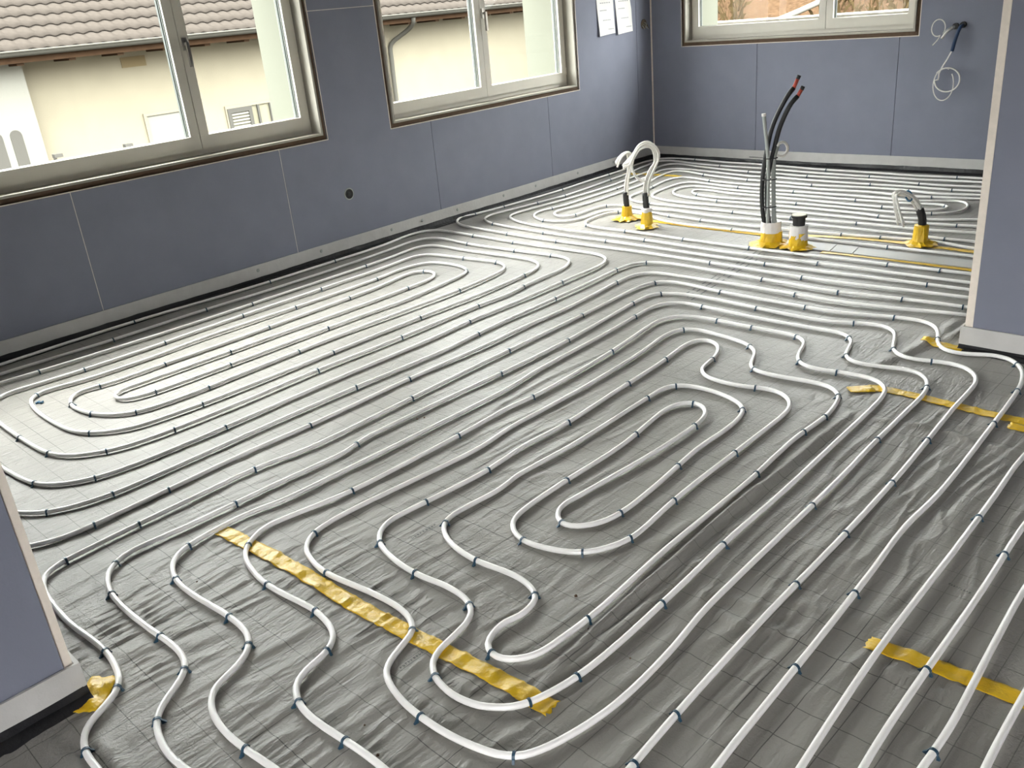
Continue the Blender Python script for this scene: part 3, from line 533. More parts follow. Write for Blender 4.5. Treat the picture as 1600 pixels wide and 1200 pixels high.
        0.978, -2.612, 1.198, -2.611, 1.338, -2.603, 1.578, -2.609, 1.637, -2.631, 1.733, -2.637, 1.852, -2.633, 2.273, -2.630, 2.533, -2.640, 2.913, -2.661,
        3.172, -2.699, 3.550, -2.702, 3.649, -2.697, 3.688, -2.684, 3.723, -2.663, 3.751, -2.633, 3.772, -2.578, 3.791, -2.500, 3.803, -2.380, 3.805, -1.921,
        3.771, -1.801, 3.768, -1.742, 3.773, -1.685, 3.788, -1.591, 3.821, -1.534, 3.831, -1.497, 3.827, -1.464, 3.812, -1.437, 3.787, -1.417, 3.754, -1.395,
        3.699, -1.363, 3.606, -1.343, 3.572, -1.317, 3.545, -1.285, 3.528, -1.248, 3.523, -1.133, 3.545, -1.095, 3.545, -1.058, 3.536, -1.026, 3.516, -1.000,
        3.487, -0.981, 3.454, -0.965, 3.397, -0.959, 3.318, -0.953, 3.138, -0.920, 2.599, -0.907, 2.159, -0.901, 1.658, -0.876, 1.079, -0.840, 0.741, -0.827,
        0.441, -0.820, -0.240, -0.819, -0.920, -0.816, -1.393],
    'step1': [-1.644, -1.390, -1.640, -0.700, -1.641, -0.120, -1.650, 0.160, -1.660, 0.219, -1.683, 0.274, -1.706, 0.306, -1.720, 0.320, -1.736, 0.330, -1.755,
        0.336, -1.854, 0.339, -1.893, 0.346, -1.929, 0.361, -1.958, 0.386, -2.012, 0.469, -2.043, 0.493, -2.080, 0.508, -2.158, 0.522, -2.238, 0.524, -2.417,
        0.511, -2.557, 0.516, -2.637, 0.525, -2.675, 0.535, -2.710, 0.552, -2.724, 0.564, -2.735, 0.579, -2.749, 0.614, -2.761, 0.733, -2.777, 1.093, -2.783,
        1.292, -2.776, 1.392, -2.755, 1.530, -2.752, 1.650, -2.767, 2.010, -2.796, 2.689, -2.818, 3.369, -2.836, 3.728, -2.834, 3.808, -2.823, 3.865, -2.807,
        3.897, -2.782, 3.923, -2.750, 3.941, -2.714, 3.952, -2.655, 3.956, -2.536, 3.943, -2.378, 3.925, -2.058, 3.915, -1.798, 3.909, -1.719, 3.918, -1.505,
        3.968, -1.427, 3.977, -1.389, 3.974, -1.353, 3.962, -1.323, 3.940, -1.298, 3.911, -1.271, 3.858, -1.230, 3.747, -1.209, 3.714, -1.183, 3.689, -1.167,
        3.681, -1.132, 3.674, -1.095, 3.680, -1.004, 3.712, -0.968, 3.712, -0.934, 3.700, -0.906, 3.675, -0.872, 3.627, -0.850, 3.572, -0.831, 3.495, -0.817,
        3.376, -0.798, 3.016, -0.780, 2.537, -0.787, 2.277, -0.772, 2.017, -0.758, 1.697, -0.751, 1.478, -0.739, 1.178, -0.705, 0.860, -0.693, 0.580, -0.685,
        -0.100, -0.683, -0.780, -0.681, -1.393],
    'run1': [2.579, 3.500, 1.879, 3.500, 1.199, 3.500, 0.619, 3.504, -0.062, 3.515, -0.322, 3.509, -0.441, 3.498, -0.499, 3.485, -0.535, 3.470, -0.563, 3.446,
        -0.584, 3.414, -0.602, 3.358, -0.623, 3.240, -0.645, 3.021, -0.653, 2.841, -0.645, 2.601, -0.637, 2.261, -0.629, 1.700, -0.603, 1.241, -0.579, 0.941,
        -0.568, 0.501, -0.562, -0.179, -0.560, -0.860, -0.557, -1.393],
    'run2': [2.580, 3.390, 1.899, 3.390, 1.218, 3.390, 0.657, 3.394, -0.004, 3.404, -0.225, 3.398, -0.344, 3.384, -0.400, 3.367, -0.432, 3.347, -0.456, 3.318,
        -0.471, 3.282, -0.488, 3.204, -0.507, 3.025, -0.526, 2.665, -0.530, 2.425, -0.521, 2.104, -0.515, 1.483, -0.504, 1.283, -0.483, 1.024, -0.472, 0.603,
        -0.466, -0.078, -0.464, -0.759, -0.461, -1.393],
    'run3': [2.580, 3.280, 1.899, 3.280, 1.218, 3.280, 0.677, 3.284, 0.056, 3.293, -0.145, 3.287, -0.244, 3.276, -0.301, 3.261, -0.335, 3.243, -0.361, 3.216,
        -0.378, 3.182, -0.397, 3.104, -0.414, 2.945, -0.432, 2.605, -0.441, 2.164, -0.433, 1.944, -0.417, 1.604, -0.418, 1.504, -0.420, 1.424, -0.393, 1.084,
        -0.381, 0.644, -0.376, -0.038, -0.374, -0.719, -0.371, -1.393],
    'run4': [2.581, 3.170, 1.899, 3.170, 1.218, 3.170, 0.698, 3.174, 0.137, 3.182, -0.043, 3.176, -0.142, 3.164, -0.199, 3.147, -0.231, 3.127, -0.254, 3.097,
        -0.269, 3.061, -0.285, 2.983, -0.301, 2.803, -0.319, 2.383, -0.328, 1.883, -0.325, 1.522, -0.297, 1.163, -0.286, 0.723, -0.281, 0.042, -0.279, -0.639,
        -0.276, -1.320, -0.275, -1.393],
}
CLIPS = {
    'spiral': [-1.300, 4.248, -1.580, 4.231, -1.877, 4.193, -2.316, 4.215, -3.083, 4.204, -3.151, 3.996, -3.115, 3.417, -3.096, 2.798, -3.082, 2.019, -3.065,
        0.919, -3.139, 0.716, -4.836, 1.686, -4.843, 2.246, -4.469, 4.046, -4.029, 4.059, -3.730, 4.078, -3.435, 3.505, -3.419, 3.108, -3.403, 2.568, -3.406,
        2.048, -3.390, 1.328, -3.445, 1.057, -3.642, 0.905, -3.920, 0.886, -4.507, 1.398, -4.510, 1.838, -4.529, 2.318, -4.538, 2.858, -4.220, 3.769, -3.944,
        3.795, -3.724, 3.264, -3.717, 2.145, -3.694, 1.645, -3.728, 1.311, -3.896, 1.183, -4.092, 1.170, -4.197, 1.358, -4.192, 1.676, -4.202, 2.276, -4.224,
        2.836, -4.237, 3.434, -4.053, 3.150, -4.037, 1.950, -3.872, 1.476, -3.867, 1.856, -3.877, 2.436, -3.992, 3.571, -4.390, 3.175, -4.373, 2.576, -4.371,
        1.114, -3.690, 1.091, -3.534, 1.538, -3.548, 2.238, -3.560, 2.818, -3.588, 3.657, -4.703, 3.319, -4.684, 2.460, -4.693, 1.240, -3.417, 0.770, -3.254,
        0.932, -3.222, 1.468, -3.271, 2.906, -3.284, 3.666, -4.199, 4.218, -4.619, 4.232, -5.018, 3.310, -5.012, 2.790, -5.044, 1.911, -2.905, 0.784, -2.917,
        1.064, -2.928, 1.684, -2.946, 2.223, -3.001, 3.801, -2.051, 4.061],
    'middle': [-2.200, 4.615, -3.399, 4.630, -3.920, 6.856, -3.382, 6.826, -2.485, 6.804, -1.792, 5.384, -4.286, 5.350, -4.318, 5.014, -4.226, 6.632, -3.754,
        6.552, -3.198, 6.531, -2.460, 6.551, -1.846, 5.709, -3.021, 5.673, -3.689, 6.271, -3.210, 6.259, -2.083, 5.956, -2.993, 5.919, -3.847, 5.942, -2.437,
        6.025, -2.090, 6.203, -2.686, 6.157, -3.580, 5.795, -2.344, 5.775, -2.247, 6.405, -4.052, 6.440, -4.362, 6.050, -4.006, 5.544, -3.286, 5.527, -2.847,
        5.517, -2.387, 5.535, -2.208, 6.675, -2.807, 6.677, -4.621, 5.910, -4.654, 5.118, -4.434, 4.794, -3.647, 5.271, -3.370, 5.235, -2.351, 5.250, -2.132,
        5.272, -2.920, 6.964, -4.316, 7.038, -4.908, 6.187, -4.869, 5.528, -4.903, 5.231, -4.736, 4.560, -4.179, 4.511, -3.619, 4.505, -2.460, 4.484, -1.560,
        4.506],
    'outer': [-2.159, 4.339, -2.739, 4.364, -3.939, 4.365, -4.399, 4.374, -5.122, 4.733, -5.086, 5.028, -5.054, 5.727, -5.076, 6.386, -4.702, 7.245, -3.349,
        7.118, -2.311, 7.113, -2.002, 5.091, -3.041, 5.094, -4.070, 5.216, -4.029, 4.802, -3.660, 4.773, -3.180, 4.758, -2.701, 4.742, -1.861, 4.758, -1.581,
        4.763],
    'front': [-1.586, 0.585, -1.900, 0.784, -2.053, 0.814, -2.352, 0.806, -2.496, 0.922, -2.563, 3.394, -2.357, 3.678, -1.565, 3.621, -1.486, 3.424, -1.098,
        3.274, -1.071, 2.756, -1.054, 2.236, -1.090, 0.955, -1.339, 0.903, -1.596, 1.094, -2.003, 1.108, -2.220, 1.214, -2.253, 3.350, -1.881, 3.317, -1.734,
        3.096, -1.336, 3.026, -1.296, 2.833, -1.302, 2.673, -1.284, 2.314, -1.254, 1.415, -1.362, 1.158, -1.434, 1.399, -1.684, 1.418, -1.916, 1.505, -1.938,
        2.616, -1.911, 2.782, -1.573, 2.728, -1.523, 2.216, -1.503, 1.877, -1.615, 1.723, -1.645, 2.507, -1.757, 2.675, -1.785, 2.333, -1.776, 1.933, -1.647,
        1.580, -1.461, 1.637, -1.393, 1.777, -1.410, 2.036, -1.420, 2.416, -1.637, 2.933, -1.940, 3.104, -2.109, 2.988, -2.093, 2.709, -2.062, 2.290, -2.053,
        1.831, -2.069, 1.552, -1.998, 1.306, -1.784, 1.266, -1.549, 1.260, -1.414, 1.014, -1.174, 1.094, -1.141, 1.229, -1.140, 1.589, -1.156, 1.909, -1.431,
        3.238, -1.615, 3.262, -1.764, 3.522, -1.980, 3.530, -2.180, 3.535, -2.369, 2.942, -2.339, 2.383, -2.339, 1.965, -2.343, 1.445, -2.339, 1.044, -2.099,
        0.966, -1.880, 0.980, -1.711, 0.901, -1.609, 0.748, -1.430, 0.744],
    'step2': [-1.832, 0.495, -1.950, 0.626, -2.124, 0.651, -2.443, 0.648, -2.597, 0.727, -2.611, 1.158, -2.623, 1.694, -2.630, 2.493, -2.642, 2.953, -2.699,
        3.550, -2.663, 3.751, -2.101, 3.783, -1.629, 3.809, -1.354, 3.588, -1.172, 3.538, -0.934, 2.858, -0.916, 2.499, -0.907, 2.159, -0.904, 1.858, -0.885,
        1.279, -0.877, 1.099],
    'step1': [-1.874, 0.341, -2.027, 0.482, -2.198, 0.525, -2.752, 0.634, -2.767, 0.893, -2.782, 1.332, -2.770, 2.090, -2.796, 2.709, -2.813, 3.269, -2.807,
        3.897, -2.398, 3.926, -1.918, 3.911, -1.505, 3.968, -1.245, 3.783, -0.893, 3.660, -0.819, 3.396, -0.801, 3.096, -0.766, 1.917, -0.755, 1.557],
    'run1': [-0.640, 2.461],
    'run2': [-0.525, 2.305, -0.519, 1.744],
    'run3': [-0.418, 1.504],
    'run4': [],
}
LOOSE = (-4.276, 1.095)

# ------------------------------------------------------------------ room frame
A0 = np.array([-5.07, 1.15, 0.0]); B0 = np.array([-5.21, 7.29, 0.0])
WL = float(np.linalg.norm(B0 - A0))
WU = (B0 - A0) / WL
WN = np.array([WU[1], -WU[0], 0.0])
YB = 7.29
def LW(s, d, z):               # left wall frame: along the wall, into the room, up
    return tuple(A0 + WU * s + WN * d + np.array([0, 0, z]))
def BW(x, d, z):               # back wall frame
    return (x, YB - d, z)
ZC = 2.62
S_MIN = -3.95

# ------------------------------------------------------------------ floor
FOLDS = [  # polyline, height, width : creases in the foil
    ([(-1.24, 2.95), (-1.232, 2.4), (-1.240, 2.06), (-1.225, 1.75), (-1.225, 1.45), (-1.19, 1.12)], .024, .012),
    ([(-1.165, 2.68), (-1.168, 2.16), (-1.165, 1.76), (-1.17, 1.43), (-1.18, 1.15)], .014, .009),
    ([(-1.21, 2.90), (-1.10, 2.93), (-.97, 2.96), (-.82, 2.94), (-.6, 2.9)], .008, .014),
    ([(-1.18, 1.73), (-1.05, 1.67), (-.95, 1.63), (-.83, 1.68), (-.72, 1.66)], .008, .012),
    ([(-1.05, 1.71), (-.95, 1.725), (-.84, 1.76)], .007, .011),
    ([(-.70, 1.66), (-.56, 1.70), (-.40, 1.69)], .007, .014),
    ([(-.98, 1.80), (-.86, 1.80), (-.70, 1.83)], .005, .012),
    ([(-2.02, .36), (-1.92, .355), (-1.84, .37), (-1.74, .37)], .016, .016),
    ([(-2.0, .31), (-1.9, .305), (-1.78, .32)], .010, .012),
    ([(-1.26, 4.12), (-1.27, 3.9), (-1.28, 3.71), (-1.31, 3.55), (-1.38, 3.3)], .016, .02),
    ([(-1.20, 4.05), (-1.21, 3.9), (-1.23, 3.78)], .012, .014),
    ([(-2.40, 3.0), (-2.43, 2.59), (-2.39, 2.09), (-2.36, 1.73), (-2.38, 1.4)], .006, .008),
    ([(-2.34, 2.9), (-2.35, 2.5), (-2.33, 2.1), (-2.31, 1.75)], .005, .007),
]
# distance to the nearest pipe, so that the pipes press the foil flat
RC = .01; RX0, RY0, RNX, RNY = -5.5, -1.5, 760, 920
PIPE_D = np.full((RNY, RNX), .06)
for _fl in PIPES.values():
    _c = catmull(np.array(_fl, float).reshape(-1, 2), .01)
    for _i in range(-5, 6):
        for _j in range(-5, 6):
            _a = np.clip(((_c[:, 0] - RX0) / RC).astype(int) + _i, 0, RNX - 1); _b = np.clip(((_c[:, 1] - RY0) / RC).astype(int) + _j, 0, RNY - 1)
            np.minimum.at(PIPE_D, (_b, _a), math.hypot(_i, _j) * RC)
def floor_h(x, y):
    h = floor_raw(x, y)
    fx = np.clip((x - RX0) / RC - .5, 0, RNX - 2); fy = np.clip((y - RY0) / RC - .5, 0, RNY - 2)
    a, b = fx.astype(int), fy.astype(int); u, v = fx - a, fy - b
    d = (PIPE_D[b, a] * (1 - u) + PIPE_D[b, a + 1] * u) * (1 - v) + (PIPE_D[b + 1, a] * (1 - u) + PIPE_D[b + 1, a + 1] * u) * v
    t = np.clip((d - .008) / .03, 0, 1); t = t * t * (3 - 2 * t)
    return np.minimum(h, .0015) * (1 - t) + h * t
def floor_raw(x, y):
    h = .0018 * (vnoise(x * 2.2, y * 2.2, 3) - .5)
    msk = np.clip((vnoise(x * 1.1 + 7, y * 1.3 + 2, 5) - .40) * 3.2, 0, 1)
    near = np.clip((4.2 - np.hypot(x, y)) / 1.5, 0.12, 1)
    blob = np.zeros(x.shape)
    for bx_, by_, br_ in ((-.85, 2.2, .25), (-.7, 2.9, .25), (-1.05, 2.0, .2), (-2.15, .70, .30), (-2.05, .95, .22), (-1.75, 1.03, .22), (-1.3, 1.15, .25), (-.95, 1.65, .25), (-1.0, 2.75, .3), (-2.38, 2.2, .35), (-1.45, .85, .2), (-1.28, 3.6, .25)):
        blob += np.exp(-((x - bx_) ** 2 + (y - by_) ** 2) / (2 * br_ ** 2))
    msk = np.clip(msk * .5 + blob, 0, 1.2)
    wv = vnoise(x * 3.0, y * 2.0, 21)
    rg = 1 - np.abs(2 * vnoise(x * 30 + wv * 4.0, y * 4.0 + wv, 11) - 1)
    h = h + .0060 * msk * near * rg ** 2.5
    rg2 = 1 - np.abs(2 * vnoise(y * 24 + wv * 4, x * 5, 31) - 1)
    m2 = np.clip((vnoise(x * 1.7 + 3, y * 1.7 + 9, 8) - .50) * 3, 0, 1)
    h = h + .0035 * m2 * near * rg2 ** 3
    for pl, hh, wd in FOLDS:
        p = catmull(pl, .05)
        best = np.full(x.shape, 9.0); along = np.zeros(x.shape)
        x0, x1, y0, y1 = p[:, 0].min() - .1, p[:, 0].max() + .1, p[:, 1].min() - .1, p[:, 1].max() + .1
        sel = (x > x0) & (x < x1) & (y > y0) & (y < y1)
        if not sel.any(): continue
        xs, ys = x[sel], y[sel]
        bb = np.full(xs.shape, 9.0); aa = np.zeros(xs.shape)
        for i in range(len(p) - 1):
            a, b = p[i], p[i + 1]; v_ = b - a; l2 = v_ @ v_
            t = np.clip(((xs - a[0]) * v_[0] + (ys - a[1]) * v_[1]) / l2, 0, 1)
            d = np.hypot(xs - a[0] - t * v_[0], ys - a[1] - t * v_[1])
            k = d < bb; bb[k] = d[k]; aa[k] = (i + t[k]) / (len(p) - 1)
        h[sel] += hh * np.exp(-.5 * (bb / wd) ** 2) * np.sin(np.clip(aa, 0, 1) * math.pi) ** .5
    return h

def axis(a, b, fa, fb, fine, coarse):
    pts = list(np.arange(a, fa, coarse)) + list(np.arange(fa, fb, fine)) + list(np.arange(fb, b, coarse)) + [b]
    return np.array(pts)
gx = axis(-5.35, 3.0, -2.9, -.2, .0075, .04)
gy = axis(-2.6, YB + .02, .15, 3.3, .0125, .04)
X, Y = np.meshgrid(gx, gy)
Hh = floor_h(X.ravel(), Y.ravel())
nx, ny = len(gx), len(gy)
co = np.stack([X.ravel(), Y.ravel(), Hh], 1)
ii = (np.arange(ny - 1)[:, None] * nx + np.arange(nx - 1)[None, :]).ravel()
quads = np.stack([ii, ii + 1, ii + 1 + nx, ii + nx], 1)
me = bpy.data.meshes.new('floor')
me.vertices.add(len(co)); me.vertices.foreach_set('co', co.ravel())
me.loops.add(quads.size); me.loops.foreach_set('vertex_index', quads.ravel().astype(np.int32))
me.polygons.add(len(quads))
me.polygons.foreach_set('loop_start', np.arange(0, quads.size, 4, dtype=np.int32))
me.polygons.foreach_set('use_smooth', np.ones(len(quads), bool))
me.update(calc_edges=True)
me.materials.append(M_FOIL)
floor = struct(link('floor', me), 'grey insulation foil with a printed dark grid covering the floor')
def fh(x, y):
    return float(floor_h(np.array([x], float), np.array([y], float))[0])

# ------------------------------------------------------------------ walls, ceiling
W1 = (-0.55, 2.335, 0.79, 2.42)     # s0 s1 z0 z1
W2 = (2.887, 5.03, 0.775, 2.42)
W3 = (-4.875, -2.765, 1.015, 2.42)
TH = 0.55
w = MB()
for a, b, c, d in ((S_MIN, WL + TH, 0, W2[2]), (S_MIN, WL + TH, 2.42, ZC + .2), (S_MIN, W1[0], W2[2], 2.42), (W1[1], W2[0], W2[2], 2.42), (W2[1], WL + TH, W2[2], 2.42)):
    w.box(a, b, -TH, -.0135, c, d, LW)
w.box(W1[0], W1[1], -TH, -.0135, W2[2], W1[2], LW)
wall_left = struct(w.build('wall_left', M_CORE), 'window wall of blue plasterboard panels')
G = .0022
def panel(poly, T, parent, name='plasterboard_panel', t=.0125):
    o = MB().prism(poly, -t, 0, T).build(name, M_BOARD, parent)
    return o
zs = 1.578
sm = [S_MIN, -1.9, .617, 1.95, 3.267, 4.60, 5.905, WL]
def rect(a, b, c, d): return [(a, c), (b, c), (b, d), (a, d)]
P1 = [
    rect(S_MIN, sm[1] - G, 0, zs - G), rect(S_MIN, sm[1] - G, zs + G, ZC),
    [(sm[1] + G, 0), (sm[2] - G, 0), (sm[2] - G, W1[2]), (W1[0], W1[2]), (W1[0], zs - G), (sm[1] + G, zs - G)],
    rect(sm[1] + G, W1[0], zs + G, ZC),
    rect(sm[2] + G, sm[3] - G, 0, W1[2]),
    [(sm[3] + G, 0), (sm[4] - G, 0), (sm[4] - G, W2[2]), (W2[0], W2[2]), (W2[0], zs - G), (W1[1], zs - G), (W1[1], W1[2]), (sm[3] + G, W1[2])],
    [(W1[1], zs + G), (W2[0], zs + G), (W2[0], ZC), (W1[1], ZC)],
    rect(sm[4] + G, sm[5] - G, 0, W2[2]),
    [(sm[5] + G, 0), (sm[6] - G, 0), (sm[6] - G, ZC), (W2[1], ZC), (W2[1], W2[2]), (sm[5] + G, W2[2])],
    rect(sm[6] + G, WL, 0, ZC),
    rect(W1[0], W1[1], 2.42, ZC), rect(W2[0], W2[1], 2.42, ZC),
]
for p in P1:
    panel(p, LW, wall_left)
# pale filler in three of the joints
for s, z0, z1 in ((sm[2], .1, W1[2]), (sm[3], .1, W1[2])):
    MB().box(s - G, s + G, -.012, -.001, z0, z1, LW).build('joint_filler', M_JOINT, wall_left)
MB().box(W1[1], W2[0], -.012, -.001, zs - G, zs + G, LW).build('joint_filler', M_JOINT, wall_left)

w = MB()
for a, b, c, d in ((-5.7, 3.4, 0, W3[2]), (-5.7, 3.4, W3[3], ZC + .2), (-5.7, W3[0], W3[2], W3[3]), (W3[1], 3.4, W3[2], W3[3])):
    w.box(a, b, -TH, -.0135, c, d, BW)
wall_back = struct(w.build('wall_back', M_CORE), 'far wall of blue plasterboard panels')
xb = [-5.21, -4.115, -2.905, -1.7, -.5, .7, 1.9, 3.0]
P2 = [
    [(xb[0], 0), (xb[1] - G, 0), (xb[1] - G, W3[2]), (W3[0], W3[2]), (W3[0], ZC), (xb[0], ZC)],
    rect(xb[1] + G, xb[2] - G, 0, W3[2]),
    [(xb[2] + G, 0), (xb[3] - G, 0), (xb[3] - G, ZC), (W3[1], ZC), (W3[1], W3[2]), (xb[2] + G, W3[2])],
    rect(W3[0], W3[1], W3[3], ZC),
] + [rect(xb[i] + G, xb[i + 1] - G, 0, ZC) for i in range(3, 7)]
for p in P2:
    panel(p, BW, wall_back)
# inside corner bead
MB().box(WL - .012, WL - .002, .0, .010, .11, ZC, LW).build('corner_bead', M_BOARDEDGE, wall_back)

# partition on the right: its face looks towards the camera, its pale end post stands at the opening
XR, YR = -1.134, 3.755
def RW(x, d, z): return (x, YR - d, z)
w = MB().box(XR + .002, 3.0, -.12, -.0135, 0, ZC, RW)
wall_right = struct(w.build('wall_right', M_CORE), 'blue partition wall end at the right edge')
panel(rect(XR + .032, 3.0, .0, ZC), RW, wall_right)
MB().box(XR, XR + .030, -.135, -.004, 0, ZC, RW).build('edge_stud', M_BOARDEDGE, wall_right)
MB().box(XR, 3.0, -.133, -.1205, 0, ZC, RW).build('plasterboard_panel', M_BOARD, wall_right)
# partition on the left, close to the camera
XN, YN = -2.082, .419
def NW(y, d, z): return (XN + d, y, z)
w = MB().box(-2.6, YN - .002, -.12, -.0135, 0, ZC, NW)
wall_near = struct(w.build('wall_near', M_CORE), 'blue partition wall end at the lower left corner')
o = MB().prism(rect(-2.6, YN - .022, 0, ZC), -.0125, 0, NW).build('plasterboard_panel', M_BOARD, wall_near)
MB().box(YN - .021, YN, -.135, -.004, 0, ZC, NW).build('edge_stud', M_BOARDEDGE, wall_near)
MB().box(-2.6, YN, -.133, -.1205, 0, ZC, NW).build('plasterboard_panel', M_BOARD, wall_near)

# unseen rest of the shell: ceiling, wall behind the camera with a terrace door opening, side wall
struct(MB().box(-5.7, 3.4, -3.0, 7.7, ZC, ZC + .2).build('ceiling', M_PLASTER), 'grey ceiling')
w = MB().box(-5.7, .4, -2.85, -2.6, 0, ZC).box(2.6, 3.4, -2.85, -2.6, 0, ZC).box(.4, 2.6, -2.85, -2.6, 2.2, ZC)
struct(w.build('wall_rear', M_BOARD), 'blue wall behind the camera with a terrace opening')
w = MB().box(3.0, 3.3, -2.6, 7.3, 0, ZC)
struct(w.build('wall_side', M_BOARD), 'blue side wall')

# ------------------------------------------------------------------ edge strips along the walls
def strip(name, T, a, b, label, z0=.040, z1=.116, off=.004):
    """foam edge strip: grey upper band standing proud, black film below"""
    n = max(4, int((b - a) / .06))
    mb = MB(); vs = []; fs = []
    for i in range(n + 1):
        s = a + (b - a) * i / n
        q = .0035 * math.sin(s * 5.1) + .004 * (rnd.random() - .5)
        k = .004 * math.sin(s * 2.3 + 1) + .003 * (rnd.random() - .5)
        vs += [T(s, off, z0 + k), T(s, off + .009 + q, z0 + k), T(s, off + .008 + q * .6, (z0 + z1) / 2), T(s, off + .007 + q * .3, z1 + k * .3), T(s, off, z1 + k * .3)]
        if i:
            o = (i - 1) * 5
            for j in range(5):
                fs.append((o + j, o + (j + 1) % 5, o + 5 + (j + 1) % 5, o + 5 + j))
    fs += [(0, 1, 2, 3, 4), tuple(n * 5 + j for j in (4, 3, 2, 1, 0))]
    mb.add(vs, fs)
    o = struct(mb.build(name, M_STRIP, None, smooth=False), label)
    mb = MB(); vs = []; fs = []
    for i in range(n + 1):
        s = a + (b - a) * i / n
        q = .006 * (rnd.random() - .5)
        vs += [T(s, off, z0 + .02), T(s, off + .004, z0), T(s, off + .010 + q, .014), T(s, off + .035 + q, .006), T(s, off + .05 + q * 1.5, -.002), T(s, off, -.002)]
        if i:
            k = (i - 1) * 6
            for j in range(6):
                fs.append((k + j, k + (j + 1) % 6, k + 6 + (j + 1) % 6, k + 6 + j))
    fs += [tuple(range(6)), tuple(n * 6 + j for j in range(5, -1, -1))]
    MB_ = mb.add(vs, fs)
    MB_.build('black_film', M_BLACK, o)
    return o
bl = strip('baseboard_left', LW, S_MIN, WL, 'grey foam edge strip along the window wall')
bb = strip('baseboard_back', BW, -5.21, 3.0, 'grey foam edge strip along the far wall')
br = strip('baseboard_right', RW, XR - .012, 3.0, 'grey foam edge strip along the right partition', z0=.030, z1=.104)
bn = strip('baseboard_near', NW, -2.6, YN + .012, 'grey foam edge strip along the near left partition', z0=.036, z1=.105)
# wrapped ends of the strip round the partition ends
MB().box(XR - .012, XR - .002, -.13, .012, .030, .104, RW).build('strip_return', M_STRIP, br)
MB().box(YN + .002, YN + .012, -.13, .012, .036, .105, NW).build('strip_return', M_STRIP, bn)
# fixing dimples on the window wall strip
for s in (1.62, 2.12, 2.75, 3.05, 3.42, 3.95, 4.35, 4.92, 5.45):
    MB().lathe([(.012, 0), (.008, .004), (.002, .005)], (0, 0, 0), 10).build('fixing_pin', M_CONDG, bl).matrix_world = Matrix.Translation(Vector(LW(s, .0165, .082))) @ Matrix.Rotation(math.pi / 2, 4, 'Y')

# ------------------------------------------------------------------ windows
def window(name, T, a, b, z0, z1, mulls, label, handle):
    root = bpy.data.objects.new(name, None)
    COL.objects.link(root); root.location = T(a, 0, z0)
    struct(root, label)
    def ring(i0, i1, d0, d1, nm, mt, bot=None, parent=root):
        """rectangular ring between two insets"""
        mb = MB()
        mb.box(a + i0, a + i1, d0, d1, z0 + i0, z1 - i0, T); mb.box(b - i1, b - i0, d0, d1, z0 + i0, z1 - i0, T)
        mb.box(a + i1, b - i1, d0, d1, z0 + i0, z0 + (bot or i1), T); mb.box(a + i1, b - i1, d0, d1, z1 - i1, z1 - i0, T)
        return mb.build(nm, mt, parent)
    ring(-.005, .0, -.0137, .0015, 'board_edge_bead', M_BOARDEDGE)
    ring(-.004, .030, -.034, -.0138, 'gap_board', M_BROWN)
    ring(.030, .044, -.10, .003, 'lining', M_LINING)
    fr = ring(.044, .075, -.165, -.10, 'frame', M_FRAME, bot=.085)
    ring(-.012, .030, -.555, -.165, 'outer_reveal', M_REVEAL)
    ring(.010, .045, -.165, -.10, 'frame_seal', M_BROWN)
    # casements
    fz0, fz1 = z0 + .078, z1 - .066
    ed = [a + .064] + list(mulls) + [b - .064]
    for k, (s0, s1) in enumerate([(ed[i] + .002, ed[i + 1] - .002) for i in range(len(ed) - 1)]):
        st = .062
        mb = MB()
        mb.box(s0, s0 + st - .004, -.15, -.082, fz0, fz1, T); mb.box(s1 - st + .004, s1, -.15, -.082, fz0, fz1, T)
        mb.box(s0 + st - .004, s1 - st + .004, -.15, -.082, fz0, fz0 + .078, T); mb.box(s0 + st - .004, s1 - st + .004, -.15, -.082, fz1 - st, fz1, T)
        sash = mb.build('sash', M_FRAME, root)
        g0, g1, h0, h1 = s0 + st - .004, s1 - st + .004, fz0 + .078, fz1 - st
        MB().box(g0 - .004, g1 + .004, -.120, -.114, h0 - .004, h1 + .004, T).build('pane', M_GLASS, sash)
        mb = MB()
        mb.box(g0, g0 + .004, -.113, -.104, h0, h1, T); mb.box(g1 - .004, g1, -.113, -.104, h0, h1, T)
        mb.box(g0, g1, -.113, -.104, h0, h0 + .003, T)
        mb.box(g1 - .006, g1, -.140, -.121, h0, h1, T); mb.box(g0, g0 + .006, -.140, -.121, h0, h1, T)
        mb.build('gasket', M_GASKET, sash)
        if k == len(mulls):
            hz = handle; hs = s0 + .028
            mb = MB().box(hs - .014, hs + .014, -.082, -.074, hz - .035, hz + .035, T).box(hs - .008, hs + .008, -.074, -.045, hz - .008, hz + .008, T)
            mb.box(hs - .009, hs + .009, -.058, -.042, hz - .125, hz + .010, T)
            mb.build('handle', M_METAL, sash)
            for hzz in (z0 + .13,):
                MB().tube([T(s1 + .004, -.088, hzz), T(s1 + .004, -.088, hzz + .06)], .007, 8).build('hinge', M_FRAME, sash)
    return root
window('window_1', LW, *W1, (.24, 1.479), 'cream wide window at the left, neighbouring house beyond', 1.46)
window('window_2', LW, *W2, (3.975,), 'cream two-part window in the middle of the window wall', 1.46)
window('window_3', BW, *W3, (-3.548,), 'cream two-part window in the far wall', 1.55)

